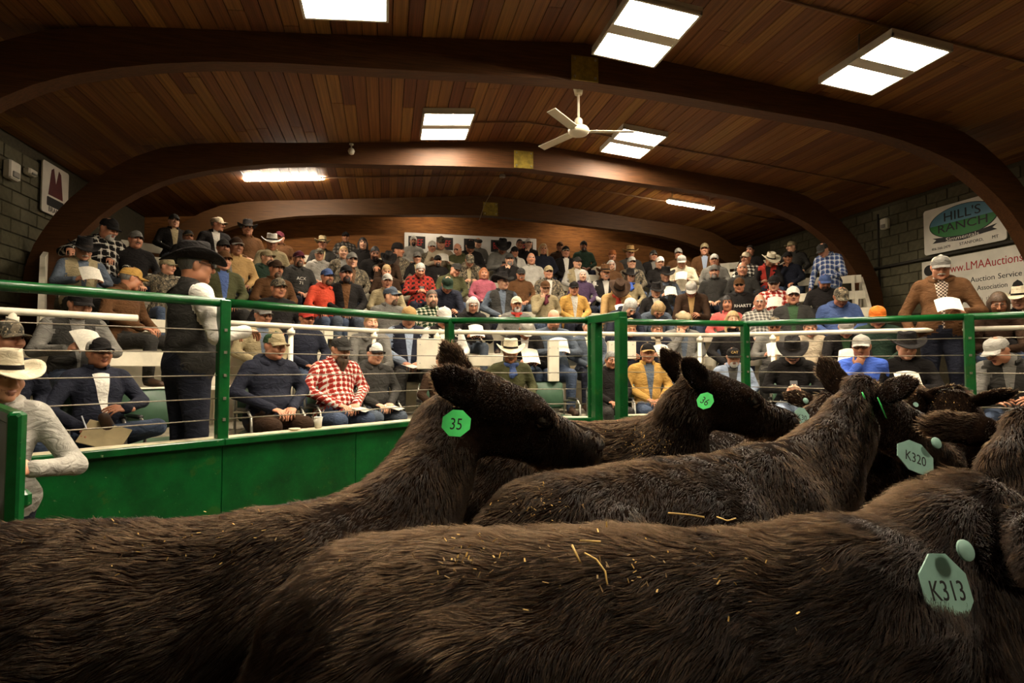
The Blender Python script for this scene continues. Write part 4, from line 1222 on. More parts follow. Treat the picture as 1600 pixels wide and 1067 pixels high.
# ------------------------------------------------------------------ people: who sits where (pixel of the head, row, pose, clothes)
CROWD = '''
155,552,0 legup j:navy/white cap:black/black/white gl Y:8 hc:grey pants:denim g:1.1 sk:2
10,530,0 chin j:navy cap:camo Y:25 hc:brownhair
429,541,0 lap h:navy cap:khaki/khaki/green Y:18 P:6 hc:silver pants:darkbrown g:1.2 sk:0
532,546,0 lap p:red/white cap:charcoal Y:12 P:14 lbeard:brownhair hc:brownhair g:1.15 sk:1
586,553,0 lap h:charcoal cap:white/black/black Y:8 P:4 hc:darkhair g:1.12 pants:steelblue sk:3
692,565,0 knees j:darkbrown/maroon cap:darkbrown hc:brownhair Y:10
798,551,0 side s:olive hat:cream must:brownhair scarf:blue Y:-8 P:10 hc:brownhair sk:2
955,563,0 lap j:black hair:short hc:grey gl f P:8 Y:5
1012,552,0 lap j:mustard/steelblue cap:black/tan/tan Y:-6 hc:brownhair sk:2
1146,558,0 lap j:lightblue/charcoal cap:black ctxt:CAT beard:white hc:white P:14 Y:6
1238,550,0 phone h:black hat:black must:darkhair P:26 hc:darkhair pants:lightblue
1346,542,0 chin s:brightblue cap:lightgrey Y:-8 P:6 hc:silver gl g:1.05
1417,543,0 paper j:black hat:black P:10 hc:grey Y:10
1558,543,0 read v:charcoal/grey cap:lightgrey Y:-45 P:22 hc:grey gl
125,476,1 paper v:charcoal/grey cap:black P:16 Y:10 hc:grey g:1.1
411,493,1 lap j:khaki/steelblue cap:grey gl Y:8 P:6 hc:silver
479,498,1 lap s:navy cap:red gl f hc:grey Y:6 P:4
580,505,1 lean h:grey hair:short hc:blond Y:6 P:-6 sk:3
639,494,1 lap v:navy/lightblue cap:tan P:22 hc:silver
694,494,1 lap v:black/white cap:white P:20 hc:brownhair
822,515,1 read j:black/white cap:lightgrey P:38 hc:silver
865,500,1 paper s:steelblue hair:bald hc:brownhair goatee:brownhair g:1.2 P:18 sk:1
920,511,1 lap j:steelblue/cream hair:short goatee:silver hc:silver P:4
985,512,1 phone j:navy hair:short hc:blond P:25
1027,515,1 paper s:navy hair:short hc:brownhair beard:brownhair scarf:beige P:18
1067,493,1 chin j:grey/steelblue flat:khaki must:grey hc:grey P:6
1145,501,1 lap j:black hair:long hc:blond f Y:6 sk:3
1210,509,1 paper j:grey/tan cap:camo gl hc:grey P:12
1266,513,1 lap j:beige hair:short hc:brownhair P:20
1322,512,1 read j:black/green cap:lightgrey P:30 hc:grey
1371,488,1 lap j:darkgreen cap:orange P:25 hc:brownhair
1470,418,1 stand j:brown/+darkbrown cap:grey/grey/cream must:silver P:18 o:1.5 hood pants:navy hc:silver g:1.12 sk:0
1560,474,1 lean j:darkbrown hair:long hc:brownhair gl f P:18 z:1.12
1594,468,1 lap j:black/+grey hat:cream P:8 Y:-20 z:1.15 hc:grey
4,592,0 gate h:lightgrey hat:cream o:-.52 z:0 Y:20 hc:brownhair B:-12 P:6 sk:1
306,416,0 back v:charcoal/white hat:black Y:-12 o:.40 z:.49 B:92 gl hc:grey g:1.1 nocol
205,436,2 lap j:brown cap:mustard Y:55 P:12 hc:grey B:35 sk:2
131,404,3 paper v:khaki/steelblue hat:black must:silver P:18 gl hc:silver o:3.2
435,451,2 lap s:black cap:camo Y:6 hc:grey g:1.15
611,463,2 lap j:grey cap:steelblue Y:50 beard:brownhair hc:brownhair sk:3
675,467,2 lap p:green/cream hair:short beard:brownhair hc:brownhair sk:3 Y:5
739,477,2 read h:black hair:bob hc:white f gl P:14
807,476,2 lap j:grey cap:cream beard:silver scarf:red P:2 hc:silver
985,480,2 read j:navy hair:bob hc:silver f P:45 Y:20
1029,484,2 read j:steelblue hair:bob hc:blond f P:48
1136,475,2 lap j:coral hair:long hc:darkhair f Y:5 sk:2
1187,473,2 lap p:grey/lightgrey hair:bald gl hc:silver P:4
1239,459,2 lap j:charcoal/green cap:white gl hc:silver Y:4
1314,463,2 lap h:blue cap:camo P:34 Y:12 hc:brownhair
262,417,3 side c: cap:khaki Y:40 hc:brownhair
349,408,3 lap j:olive/blue cap:brown Y:8 hc:brownhair
431,421,3 lap j:brown cap:darkbrown Y:14 hc:brownhair beard:brownhair
511,433,3 knees j:orangered hood cap:blue beard:brownhair hc:brownhair Y:10 sk:0
541,426,3 lap j:black/brown cap:black beard:darkhair hc:darkhair Y:4
605,440,3 lap j:khaki/green cap:lightgrey hc:grey P:2 sk:0
699,445,3 read j:navy cap:darkgreen P:34 hc:brownhair
786,441,3 lap v:charcoal/steelblue hat:black gl Y:24 hc:grey g:1.15
852,450,3 chin j:khaki cap:brown scarf:maroon P:10 hc:brownhair
897,451,3 lap j:mustard/lightgrey cap:black P:8 hc:brownhair sk:0
967,453,3 read j:tan hat:darkbrown scarf:red P:42 hc:brownhair
1025,455,3 lap j:black/white hat:black P:16 hc:brownhair
1080,451,3 read j:darkbrown/tan cap:lightgrey P:36 hc:brownhair
1155,446,3 lap h:black cap:brown sun txt:CARHARTT hc:brownhair P:6
1209,443,3 paper p:red/white cap:black gl P:12 hc:grey
1289,441,3 lap j:black cap:blue beard:darkhair P:24 Y:8 hc:darkhair
170,358,4 side p:black/lightgrey cap:black beard:silver Y:30 P:20 hc:grey
212,375,4 side s:black cap:grey must:brownhair Y:6 hc:brownhair g:1.1 sk:0
349,388,4 lap j:grey cap:charcoal hc:darkhair sk:4
369,386,4 lap j:tan cap:darkbrown/white/darkbrown hc:darkhair sk:4 Y:8
417,403,4 lap h:darkgreen cap:khaki Y:28 beard:brownhair hc:brownhair
467,405,4 lap h:charcoal cap:maroon beard:brownhair hc:brownhair txt:ACX_71
550,405,4 lap c:brown cap:grey hc:brownhair Y:6
604,424,4 lap j:darkbrown hair:short hc:blond P:20
657,422,4 phone p:red/black hair:short hc:silver P:26
712,422,4 lap s:olive cap:charcoal R:18 Y:20 P:18 hc:grey
756,428,4 lap s:pink hair:bob hc:ginger f sk:0
814,429,4 lap j:brown cap:charcoal must:silver P:10 hc:silver
857,426,4 lap c:lightgrey cap:khaki hc:grey
910,431,4 lap j:purple hair:bob hc:silver f sk:3
946,427,4 lap v:black/lightgrey hat:brown must:silver hc:silver P:6
985,432,4 lap j:khaki hat:black scarf:brightblue f hair:bob hc:brownhair P:8
1040,430,4 paper v:charcoal/steelblue hat:black P:14 hc:brownhair
1116,425,4 lap j:charcoal cap:grey beard:grey hc:grey
1160,421,4 lap j:charcoal hair:bald hc:grey sk:0
1286,391,4 bend p:blue/lightblue cap:charcoal P:34 Y:-15 B:-25 hc:darkhair
294,371,5 lap j:black cap:charcoal/tan/tan hc:darkhair sk:4
425,380,5 lap j:khaki hat:white P:14 Y:-15 hc:grey
499,398,5 lap h:lightgrey cap:camo hc:brownhair P:6
537,395,5 lap c:grey hair:short hc:blond
586,396,5 lap s:black hair:short beard:darkhair hc:darkhair P:22 sk:4
607,406,5 read j:darkbrown hat:black P:36 hc:darkhair
622,392,5 side c:darkbrown beanie:black Y:60 hc:darkhair
652,403,5 lap j:black/khaki cap:grey hc:brownhair P:4
684,408,5 lap s:black cap:black beard:darkhair hc:darkhair txt:X
734,407,5 read c:khaki cap:camo P:30 hood hc:brownhair
796,406,5 chin s:black cap:charcoal beard:grey hc:grey
830,405,5 lap t:lightgrey hair:bald hc:silver P:-4
902,411,5 lap v:khaki/lightgrey cap:charcoal must:grey hc:grey Y:20
955,415,5 lap s:brown hair:bob hc:silver f gl
987,411,5 lap c:grey cap:lightgrey hc:brownhair
1031,411,5 lap j:black cap:white hc:brownhair P:4
1065,409,5 paper j:cream cap:lightgrey P:24 hc:brownhair
1116,407,5 lap h:grey cap:lightgrey hc:grey
1166,404,5 lap p:charcoal/white cap:beige Y:-30 hc:brownhair
1204,407,5 read v:red/black hat:cream P:24 Y:25 hc:darkhair sk:4
1231,403,5 chin j:navy cap:black gl hc:darkhair
272,346,6 lap j:black/khaki cap:charcoal hc:grey
340,351,6 lap j:black/lightgrey cap:beige Y:55 gl hc:grey
387,358,6 lap j:brown hat:black Y:-12 hc:darkhair
437,372,6 lap j:brown cap:maroon Y:-35 hc:brownhair
504,381,6 lap j:charcoal/khaki hat:khaki hc:brownhair
567,381,6 lap h:black hair:long hc:darkhair
675,386,6 lap c:brown cap:white P:10 hc:darkhair sk:0
689,380,6 paper j:beige cap:camo P:12 hc:grey
715,390,6 read j:olive hair:bald hc:darkhair Y:-35 P:20
735,385,6 phone s:black cap:black P:34 hc:darkhair
785,385,6 phone t:grey hat:black P:32 hc:darkhair sk:4
804,394,6 lap j:white/charcoal cap:black P:8 hc:brownhair
849,390,6 lap j:navy hair:long hc:blond f
884,394,6 lap j:black/white cap:black/white/black hc:grey
957,400,6 lap j:brown beanie:ginger hc:ginger
985,396,6 lap j:charcoal hat:tan P:6 hc:brownhair
1021,400,6 lap j:black/grey cap:charcoal/white/charcoal hc:brownhair
1060,397,6 lap j:brown cap:lightgrey hc:grey
1101,390,6 lap j:brown/lightblue cap:khaki hc:brownhair
1172,392,6 lap j:black hair:short hc:darkhair Y:-20 sk:0
1237,386,6 side j:charcoal cap:khaki Y:-60 hc:grey
540,371,7 lap p:charcoal/grey cap:black hc:darkhair sk:4
646,377,7 lap s:lightgrey cap:white/white/grey beard:darkhair hc:darkhair sk:3
747,380,7 lap j:grey flat:charcoal Y:10 P:12 hc:darkhair
812,382,7 lap j:black hair:short hc:darkhair sk:4
826,381,7 chin j:black cap:white hc:grey
875,386,7 lap j:darkbrown cap:brown hc:darkhair sk:4
912,385,7 lap j:darkgreen cap:black beard:darkhair hc:darkhair sk:4
'''
for ln in CROWD.strip().splitlines(): person(ln)

# labels: clothes, hat, row; look-alikes are told apart by their place in the row
ORD = ['first', 'second', 'third', 'fourth', 'fifth', 'sixth', 'seventh', 'eighth', 'ninth', 'tenth', 'eleventh', 'twelfth', 'thirteenth', 'fourteenth', 'fifteenth', 'sixteenth', 'seventeenth', 'eighteenth', 'nineteenth', 'twentieth', 'twenty-first', 'twenty-second', 'twenty-third', 'twenty-fourth', 'twenty-fifth']
for r in PEOPLE:
    r['short'] = f"person in {r['desc']} and {r['hat']}" if r['hat'] not in ('thin hair',) else f"person in {r['desc']}"
    if not r['hat'].split()[-1] in ('cap', 'hat'): r['short'] = f"person with {r['hat']} in {r['desc']}"
    if r['x'] == 306: r['short'] = 'person seen from behind in charcoal vest and black cowboy hat'
names = {}
for r in PEOPLE: names.setdefault(r['short'], []).append(r)
for r in PEOPLE:
    lab = r['short'] + (' standing by the fence' if r['x'] == 306 else ' standing behind the near green gate' if r['pose'] == 'gate' else ' standing with papers' if r['pose'] == 'stand' else ' standing and bending forward' if r['pose'] == 'bend' else f", {ROWN[r['row']]}")
    if len(names[r['short']]) > 1:
        rowm = sorted(q['x'] for q in PEOPLE if q['row'] == r['row'] and q['short'] == r['short'])
        if len(rowm) > 1: lab = r['short'] + f", {ORD[rowm.index(r['x'])]} from left of such in {ROWN[r['row']]}"
    if len(lab.split()) > 16: lab = lab.replace('front row of chairs', 'front row')
    if len(lab.split()) > 16: lab = lab.replace(' over ' + r['desc'].split(' over ')[-1], '')
    r['label'] = lab
    tag(r['o'], r['label'], 'person', 'crowd at the sale')
def held(r, name, me, local, label, cat, grp):
    o = obj(name, me); o.matrix_world = r['o'].matrix_basis @ local
    tag(o, label, cat, grp)
    return o
def owner(r):
    g_ = r['desc'].split(' over ')[0]; h_ = r['hat']
    return f'{g_} and {h_}' if h_.split()[-1] in ('cap', 'hat') else f'{g_} with {h_}'
used = set()
def uniq(lab, r):
    if any(' over ' in q['desc'] and owner(q) == owner(r) and q is not r for q in PEOPLE): lab = lab.replace(owner(r).split(' and ')[0], r['desc'], 1)
    if len(lab.split()) > 16: lab = lab.replace('the one in ', 'one in ')
    used.add(lab); return lab
phone_me = shared('phone', lambda: (lambda b: (b.box((0, 0, 0), (.075, .15, .009), bev=.003), b.mesh('phone', M_phone))[1])(MB()))
for r in PEOPLE:
    s = r['pose']
    if s in ('paper', 'read', 'stand') and r['x'] not in (1558, 985, 1029, 1204, 607, 734, 715, 1080, 699):
        ps = r['ps']; wl_, wr_ = np.array(ps['wr']), np.array(ps['wr2']) * (-1, 1, 1)
        c = (wl_ + wr_) / 2 + (0, -.09, .07) if s != 'stand' else wl_ + np.array([-.13, -.08, .07])
        tilt = math.radians(38 if s != 'stand' else 30)
        M = Matrix.Translation(Vector(c)) @ Matrix.Rotation(math.radians(random.uniform(-8, 8)), 4, 'Z') @ Matrix.Rotation(tilt, 4, 'X')
        held(r, 'paper_sheet', sheet_me(), M, uniq('printed sheet held by the one in ' + owner(r), r), 'paper', 'sale papers in hands')
    if s == 'phone' and r['x'] not in (985,):
        ps = r['ps']; c = np.array([0, -.40, .78])
        held(r, 'phone', phone_me, Matrix.Translation(Vector(c)) @ Matrix.Rotation(.9, 4, 'X'), uniq('black phone held by the one in ' + owner(r), r), 'phone', 'phones in hands')
# catalogue and pen of the person at left, sheets on laps, cup and dish on the sill
r0 = PEOPLE[0]
held(r0, 'sale_catalogue', shared('cat', lambda: (lambda b: (b.box((0, 0, 0), (.2, .3, .012), bev=.003), b.mesh('sale_catalogue', mat('manila', '#b9a67c', .7)))[1])(MB())), Matrix.Translation((-.12, -.50, .56)) @ Matrix.Rotation(.5, 4, 'Z') @ Matrix.Rotation(-.9, 4, 'Y') @ Matrix.Rotation(.5, 4, 'X'), 'tan sale catalogue held by the person in the navy jacket', 'catalogue', None)
held(r0, 'pen', shared('pen', lambda: (lambda b: (b.tube([(0, -.075, 0), (0, -.06, 0), (0, .075, 0)], [.002, .005, .005], 8), b.mesh('pen', mat('pen_white', '#c9ccd4', .3)))[1])(MB())), Matrix.Translation((-.22, -.40, .66)) @ Matrix.Rotation(.7, 4, 'X'), 'white pen in the hand of the person in the navy jacket', 'pen', None)
for xx in (532, 586, 411, 479, 639):
    r = next(q for q in PEOPLE if q['x'] == xx)
    held(r, 'paper_sheet', sheet_me(.16, .22, .015), Matrix.Translation((.1 if xx != 639 else .0, -.36, .60)) @ Matrix.Rotation(.5, 4, 'Z') @ Matrix.Rotation(.2, 4, 'X'), uniq('folded sheet on lap of the one in ' + owner(r), r), 'paper', 'sale papers in hands')
def on_sill(px, off=.06):
    p, n, d = LN[0]; d_ = ray(px, 670)[:2]; t = (off + n @ p) / (n @ d_); return d_ * t
c = on_sill(497)
cup = tag(empty('foam_cup', (c[0], c[1], 1.023)), 'white foam cup standing on the cream sill before the plaid shirt person', 'cup')
one('cup_body', M_signwhite, cup, lambda q: q.lathe([(.024, 0), (.036, .09), (.033, .09), (.022, .006)], (0, 0, 0), 18), True)
one('cup_rim', M_signwhite, cup, lambda q: q.lathe([(.036, .088), (.039, .091), (.036, .094), (.033, .091)], (0, 0, 0), 18), True)
c = on_sill(460)
di = tag(empty('small_dish', (c[0], c[1], 1.023)), 'small cream dish on the sill before the navy hoodie person', 'dish')
one('dish_body', M_cap, di, lambda q: q.lathe([(.02, 0), (.045, .012), (.047, .018), (.04, .014), (.018, .005)], (0, 0, 0), 18), True)

# ------------------------------------------------------------------ green chairs of the front row
def chair(loc, rz, label):
    t = tag(empty('armchair', loc, rz), label, 'chair', 'green vinyl armchairs')
    one('seat', M_vinyl, t, lambda q: q.box((0, -.02, .40), (.46, .44, .07), bev=.03), True)
    one('backrest', M_vinyl, t, lambda q: q.box((0, .24, .68), (.44, .06, .34), euler(-.15), bev=.028), True)
    for x in (-1, 1):
        fr = one('side_frame', M_steel, t, lambda q: (q.tube([(x * .25, -.24, .0), (x * .25, -.22, .4), (x * .25, -.2, .58), (x * .25, -.12, .63), (x * .25, .14, .61), (x * .24, .24, .6)], .013, 8), q.tube([(x * .24, .32, .0), (x * .24, .24, .4), (x * .235, .27, .72), (x * .2, .3, .83)], .013, 8), q.tube([(x * .25, -.22, .38), (x * .24, .22, .36)], .011, 8)), True)
        one('armrest', M_blackpl, fr, lambda q: q.box((x * .25, .0, .64), (.05, .26, .03), bev=.012))
for r in [q for q in PEOPLE if q['row'] == 0 and not q['stand']]:
    chair((r['loc'][0], r['loc'][1], FLOOR[0]), r['rz'], 'green vinyl armchair under the one in ' + owner(r))
def chair_px(px, o, rz, label):
    t, s = hit_row(px, 600, o); d = ray(px, 600)[:2] * t
    chair((d[0], d[1], FLOOR[0]), rz, label)
chair_px(866, 1.12, .1, 'empty green vinyl armchair beside the person in the cream cowboy hat')
chair_px(243, 1.1, .6, 'empty green vinyl armchair behind the standing person in the vest')
# ------------------------------------------------------------------ cattle
from mathutils.bvhtree import BVHTree
cT, sT = math.cos(YAW), math.sin(YAW)
def W3(X, Y, z): return np.array([X * cT + Y * sT, -X * sT + Y * cT, z])
def pxw(x, y, depth): return at(x, y, depth)
M_hide = mat('cow_hide', '#160d07', .95, var=.3, scale=30, bmp=.4, bscale=70, spec=.03)
M_cowskin = mat('cow_nose', '#1c1613', .35, var=.1, scale=60, bmp=.5, bscale=160, spec=.6)
M_coweye = mat('cow_eye', '#0d0807', .08, var=.0, spec=.9)
def fur_mat():
    m = bpy.data.materials.new('cow_hair'); m.use_nodes = True; nt = m.node_tree
    for n in list(nt.nodes): nt.nodes.remove(n)
    out = N(nt, 'ShaderNodeOutputMaterial'); h = N(nt, 'ShaderNodeBsdfHairPrincipled', model='CHIANG', parametrization='COLOR')
    h.inputs['Color'].default_value = (.016, .0078, .0035, 1)
    h.inputs['Roughness'].default_value = .42; h.inputs['Radial Roughness'].default_value = .55
    h.inputs['Random Roughness'].default_value = .3; h.inputs['IOR'].default_value = 1.19
    hi = N(nt, 'ShaderNodeHairInfo')
    nt.links.new(ramp(nt, hi.outputs['Random'], [(.0, (.0022, .001, .0004)), (.55, (.006, .0028, .0012)), (.95, (.034, .018, .008))]), h.inputs['Color'])
    nt.links.new(h.outputs[0], out.inputs[0])
    return m
M_fur = fur_mat()
_nd = rng.normal(size=(3, 6, 3)); _nph = rng.uniform(0, 6.28, (3, 6))
def vnoise(p, freq):
    return np.stack([np.sin(p @ (_nd[i] * freq).T + _nph[i]).mean(1) for i in range(3)], 1) * 1.6
def unit(v): return v / (np.linalg.norm(v, axis=-1, keepdims=True) + 1e-9)
COWS = {}
def cow(key, rump, wither, poll, muzz, label, n_hair, res=(.024, .011), hlen=1.0, hroll=0.0, ear=((-.3, .9, .15), (-.3, .9, .15)), girth=1.0, hr=.00042, sag=.15, nk=.20):
    R, Wt, Po, Mu = (np.asarray(p, float) for p in (rump, wither, poll, muzz))
    org = np.array([(R[0] + Wt[0]) / 2, (R[1] + Wt[1]) / 2, 0.]); R, Wt, Po, Mu = R - org, Wt - org, Po - org, Mu - org
    b = Wt - R; b[2] = 0; L = np.linalg.norm(b); b /= L; s_ = np.array([-b[1], b[0], 0]); dn = np.array([0, 0, -1.])
    RB = np.stack([b, s_, [0, 0, 1]], 1); mid = (R + Wt) / 2; g = girth
    s = Sdf()
    s.ell(mid + dn * .37, (L * .66, .315 * g, .365), 0, .08, RB)
    s.ell(R + b * .14 + dn * .30, (.30, .25 * g, .29), 0, .08, RB)
    s.ell(Wt - b * .02 + dn * .36, (.29, .25 * g, .36), 0, .08, RB)
    s.cone(R + b * .02 + dn * .11, Wt + dn * .10, .10, .10, 0, .09)
    for sd in (-1, 1):
        s.ell(R + b * .24 + s_ * sd * .19 * g + dn * .13, (.09, .06, .06), 0, .06)
        s.ell(Wt + b * .02 + s_ * sd * .16 * g + dn * .38, (.14, .1, .26), 0, .06, RB)
        fx = Wt + b * .03 + s_ * sd * .17
        z = lambda p, h: np.array([p[0], p[1], h])
        s.cone(z(fx, .62), z(fx - b * .02, .40), .09, .055, 0, .05); s.cone(z(fx - b * .02, .40), z(fx, .12), .05, .038, 0, .02); s.cone(z(fx, .12), z(fx + b * .04, .035), .042, .055, 2, .02)
        hx = R + b * .14 + s_ * sd * .17
        s.cone(z(hx, .80), z(hx + b * .14, .56), .17, .11, 0, .06); s.cone(z(hx + b * .14, .56), z(hx - b * .12, .40), .09, .05, 0, .03); s.cone(z(hx - b * .12, .40), z(hx - b * .06, .12), .045, .036, 0, .02); s.cone(z(hx - b * .06, .12), z(hx - b * .02, .035), .042, .055, 2, .02)
    s.cone(R - b * .1 + dn * .12, R - b * .2 + dn * .45, .04, .028, 0, .05); s.cone(R - b * .2 + dn * .45, R - b * .2 + dn * .85, .028, .04, 0, .02)
    # head frame
    f = unit(Mu - Po); hl = np.linalg.norm(Mu - Po)
    up = np.array([0, 0, 1.]) - f * f[2]; up = unit(up); h = np.cross(f, up)
    up, h = up * math.cos(hroll) + h * math.sin(hroll), h * math.cos(hroll) - up * math.sin(hroll)
    RH = np.stack([f, -h, up], 1)
    H = lambda a, c, d: Po + f * a + h * c + up * d
    k = hl / .48
    # neck
    nb0, nb1 = Wt + b * .10 + dn * .30, H(.0, 0, -.05 - nk)
    nm = (nb0 + nb1) / 2 + np.array([0, 0, .04 - sag * .6])
    s.cone(nb0, nm, .24, .175, 0, .09); s.cone(nm, nb1, .175, .125, 0, .06)
    cm = Wt * .45 + Po * .55 + np.array([0, 0, -sag]); s.cone(Wt + dn * .12, cm, .10, .085, 0, .08); s.cone(cm, H(-.06, 0, -nk), .085, .07, 0, .06); s.cone(H(-.06, 0, -nk), H(-.0, 0, -.08), .08, .08, 0, .05)
    hd = Sdf() ; hp = len(s.p)
    s.ell(H(.05 * k, 0, -.075), (.10, .102, .085), 0, .05, RH)
    s.ell(H(.0, 0, -.015), (.06, .075, .045), 0, .04, RH); s.cone(H(.07 * k, 0, -.055), H(.20 * k, 0, -.040), .088, .070, 0, .04)
    s.cone(H(.10 * k, 0, -.085), H(.24 * k, 0, -.082), .096, .082, 0, .05)
    s.cone(H(.24 * k, 0, -.082), H(hl - .07, 0, -.088), .074, .066, 0, .03)
    s.cone(H(.10 * k, 0, -.19), H(.30 * k, 0, -.165), .075, .058, 0, .06); s.cone(H(.30 * k, 0, -.165), H(hl - .07, 0, -.138), .055, .048, 0, .04)
    s.ell(H(hl - .05, 0, -.09), (.062, .075, .070), 0, .025, RH)
    s.ell(H(hl - .014, 0, -.075), (.032, .058, .046), 2, .02, RH)
    s.ell(H(hl - .05, 0, -.150), (.045, .048, .025), 0, .015, RH); s.cone(H(hl - .0, 0, -.128), H(hl - .10, .06, -.135), .006, .006, 2, .01, sub=True); s.cone(H(hl - .0, 0, -.128), H(hl - .10, -.06, -.135), .006, .006, 2, .01, sub=True)
    EAR = []
    for sd in (-1, 1):
        s.ell(H(hl - .002, sd * .036, -.066), (.016, .013, .017), 2, .012, RH, sub=True)
        s.ell(H(.225 * k, sd * .074, -.030), (.062, .030, .032), 0, .03, RH)
        s.ell(H(.235 * k, sd * .104, -.060), (.034, .018, .026), 0, .012, RH, sub=True)
        s.ell(H(.235 * k, sd * .086, -.060), (.033, .026, .025), 1, .004, RH)
        s.cone(H(.195 * k, sd * .092, -.036), H(.275 * k, sd * .086, -.040), .013, .010, 0, .012)
        ew = ear[0] if sd < 0 else ear[1]
        E0 = H(.015, sd * .085, -.06); ed = unit(h * sd * ew[1] + f * ew[0] + up * ew[2])
        opn = f * (1 + min(0, ew[0])) + h * sd * max(.0, -ew[0]) * 1.5 + up * .1; en = unit(np.cross(ed, np.cross(opn, ed))); EAR.append((E0, ed))
        s.cone(E0, E0 + ed * .08, .036, .056, 0, .02, (en, 2.0)); s.cone(E0 + ed * .08, E0 + ed * .165, .062, .054, 0, .02, (en, 2.6)); s.cone(E0 + ed * .165, E0 + ed * .235, .052, .022, 0, .02, (en, 2.4))
        s.ell(E0 + ed * .12 + en * .045, (.075, .034, .034), 0, .02, rot_to(ed, en), sub=True)
    Rcut = .40; cen = H(.14, 0, -.08)
    V1, Q1, L1 = s.mesh(res[0])
    d1 = np.linalg.norm(V1[Q1].mean(1) - cen, axis=1); kk = d1 > Rcut - .02; Q1, L1 = Q1[kk], L1[kk]
    lo, hi = cen - Rcut - .02, cen + Rcut + .02
    V2, Q2, L2 = s.mesh(res[1], (lo, hi))
    d2 = np.linalg.norm(V2[Q2].mean(1) - cen, axis=1); kk = d2 < Rcut; Q2, L2 = Q2[kk], L2[kk]
    V = np.concatenate([V1, V2]); Q = np.concatenate([Q1, Q2 + len(V1)]); Lb = np.concatenate([L1, L2])
    u, inv = np.unique(Q, return_inverse=True); V = V[u]; Q = inv.reshape(Q.shape)
    o = obj('cow', mesh_np('cow', V, Q, [M_hide, M_coweye, M_cowskin], Lb), None, tuple(org))
    tag(o, label, 'cow', 'black cattle in the ring')
    # coat
    tri = np.concatenate([Q[:, [0, 1, 2]], Q[:, [0, 2, 3]]]); tl = np.concatenate([Lb, Lb])
    A, B, Cc = V[tri[:, 0]], V[tri[:, 1]], V[tri[:, 2]]
    nn = np.cross(B - A, Cc - A); ar = np.linalg.norm(nn, axis=1) / 2; nn = unit(nn); ce = (A + B + Cc) / 3 + org
    vd = _C - ce; dist = np.linalg.norm(vd, axis=1); vd /= dist[:, None]
    q = ce - _C; w = q @ _fw; px = CX + F_PX * (q @ _rt) / np.maximum(w, .05); py = CY - F_PX * (q @ _up) / np.maximum(w, .05)
    wt = ar * (tl == 0) * ((nn * vd).sum(1) > -.45) * (w > .1) * (px > -300) * (px < 1900) * (py < 1350)
    for sd in (-1, 1): wt = wt * (np.linalg.norm((A + B + Cc) / 3 - H(.237 * k, sd * .09, -.06), axis=1) > .040)
    wt = wt * (np.linalg.norm((A + B + Cc) / 3 - H(hl, 0, -.07), axis=1) > .055)
    if wt.sum() <= 0: return o
    ti = rng.choice(len(tri), n_hair, p=wt / wt.sum())
    r1 = np.sqrt(rng.random(n_hair)); r2 = rng.random(n_hair)
    p = (1 - r1)[:, None] * A[ti] + (r1 * (1 - r2))[:, None] * B[ti] + (r1 * r2)[:, None] * Cc[ti]; n = nn[ti]
    rel = p - Po; ah = rel @ f; radial = np.linalg.norm(rel - ah[:, None] * f, axis=1)
    dm = np.linalg.norm(p - cen, axis=1)
    face = np.clip((.30 - dm) / .1, 0, 1) * (ah > -.02)
    crown_ = np.exp(-(np.linalg.norm(p - H(.04, 0, .0), axis=1) / .12) ** 2)
    base = -b * .55 + dn * .85
    dirv = base[None] * (1 - face)[:, None] + (-f * .6 + dn * .5)[None] * face[:, None]
    dirv = dirv + vnoise(p, 6.) * .5 + vnoise(p, 24.) * .42 + vnoise(p, 75.) * .26
    dirv = unit(dirv - n * (dirv * n).sum(1)[:, None] * .9)
    lift = .34 + .22 * rng.random(n_hair) + .5 * crown_
    ln_ = (.036 + .014 * rng.random(n_hair)) * hlen * (1 - .66 * face) * (1 + .25 * crown_) * (1 + .3 * vnoise(p, 14.)[:, 0])
    for E0, ed in EAR:
        tt = np.clip((p - E0) @ ed, .03, .25); de = np.linalg.norm(p - E0 - tt[:, None] * ed, axis=1); me_ = (de < .075) & ((p - E0) @ ed > .04)
        ln_ = np.where(me_, ln_ * .5, ln_); dirv = np.where(me_[:, None], unit(ed + n * .2 + vnoise(p, 75.) * .3), dirv)
    curl = vnoise(p, 40.) * .5
    pts = np.empty((n_hair, 4, 3), np.float32); cur = p - n * .003; dcur = unit(dirv + n * lift[:, None])
    pts[:, 0] = cur
    for i in range(1, 4):
        cur = cur + dcur * (ln_ / 3)[:, None]; pts[:, i] = cur
        dcur = unit(dcur + dn * .12 + dirv * .22 + curl * (.35 + crown_[:, None] * .6) + rng.normal(size=(n_hair, 3)) * .10)
    hc = bpy.data.hair_curves.new('coat'); hc.add_curves([4] * n_hair)
    hc.attributes['position'].data.foreach_set('vector', pts.ravel())
    ra = hc.attributes.get('radius') or hc.attributes.new('radius', 'FLOAT', 'POINT')
    dd = np.maximum(dist[ti], .8)
    rr = hr * np.maximum(1.0, dd / 1.3)[:, None] * np.array([1.0, .95, .7, .15])[None]
    ra.data.foreach_set('value', rr.astype(np.float32).ravel())
    hc.materials.append(M_fur)
    co = bpy.data.objects.new('coat', hc); link(co, o); tag(co, None, None, None, 'stuff')
    COWS[key] = dict(o=o, bvh=BVHTree.FromPolygons([tuple(v) for v in (V + org)], [tuple(q_) for q_ in Q.tolist()]), H=H, org=org, f=f, h=h, up=up)
    return o
def pz(x, y, z):       # point of the pixel column at a given height
    return onz(x, y, z)
def dep(p): return float((np.asarray(p) - _C) @ _fw)
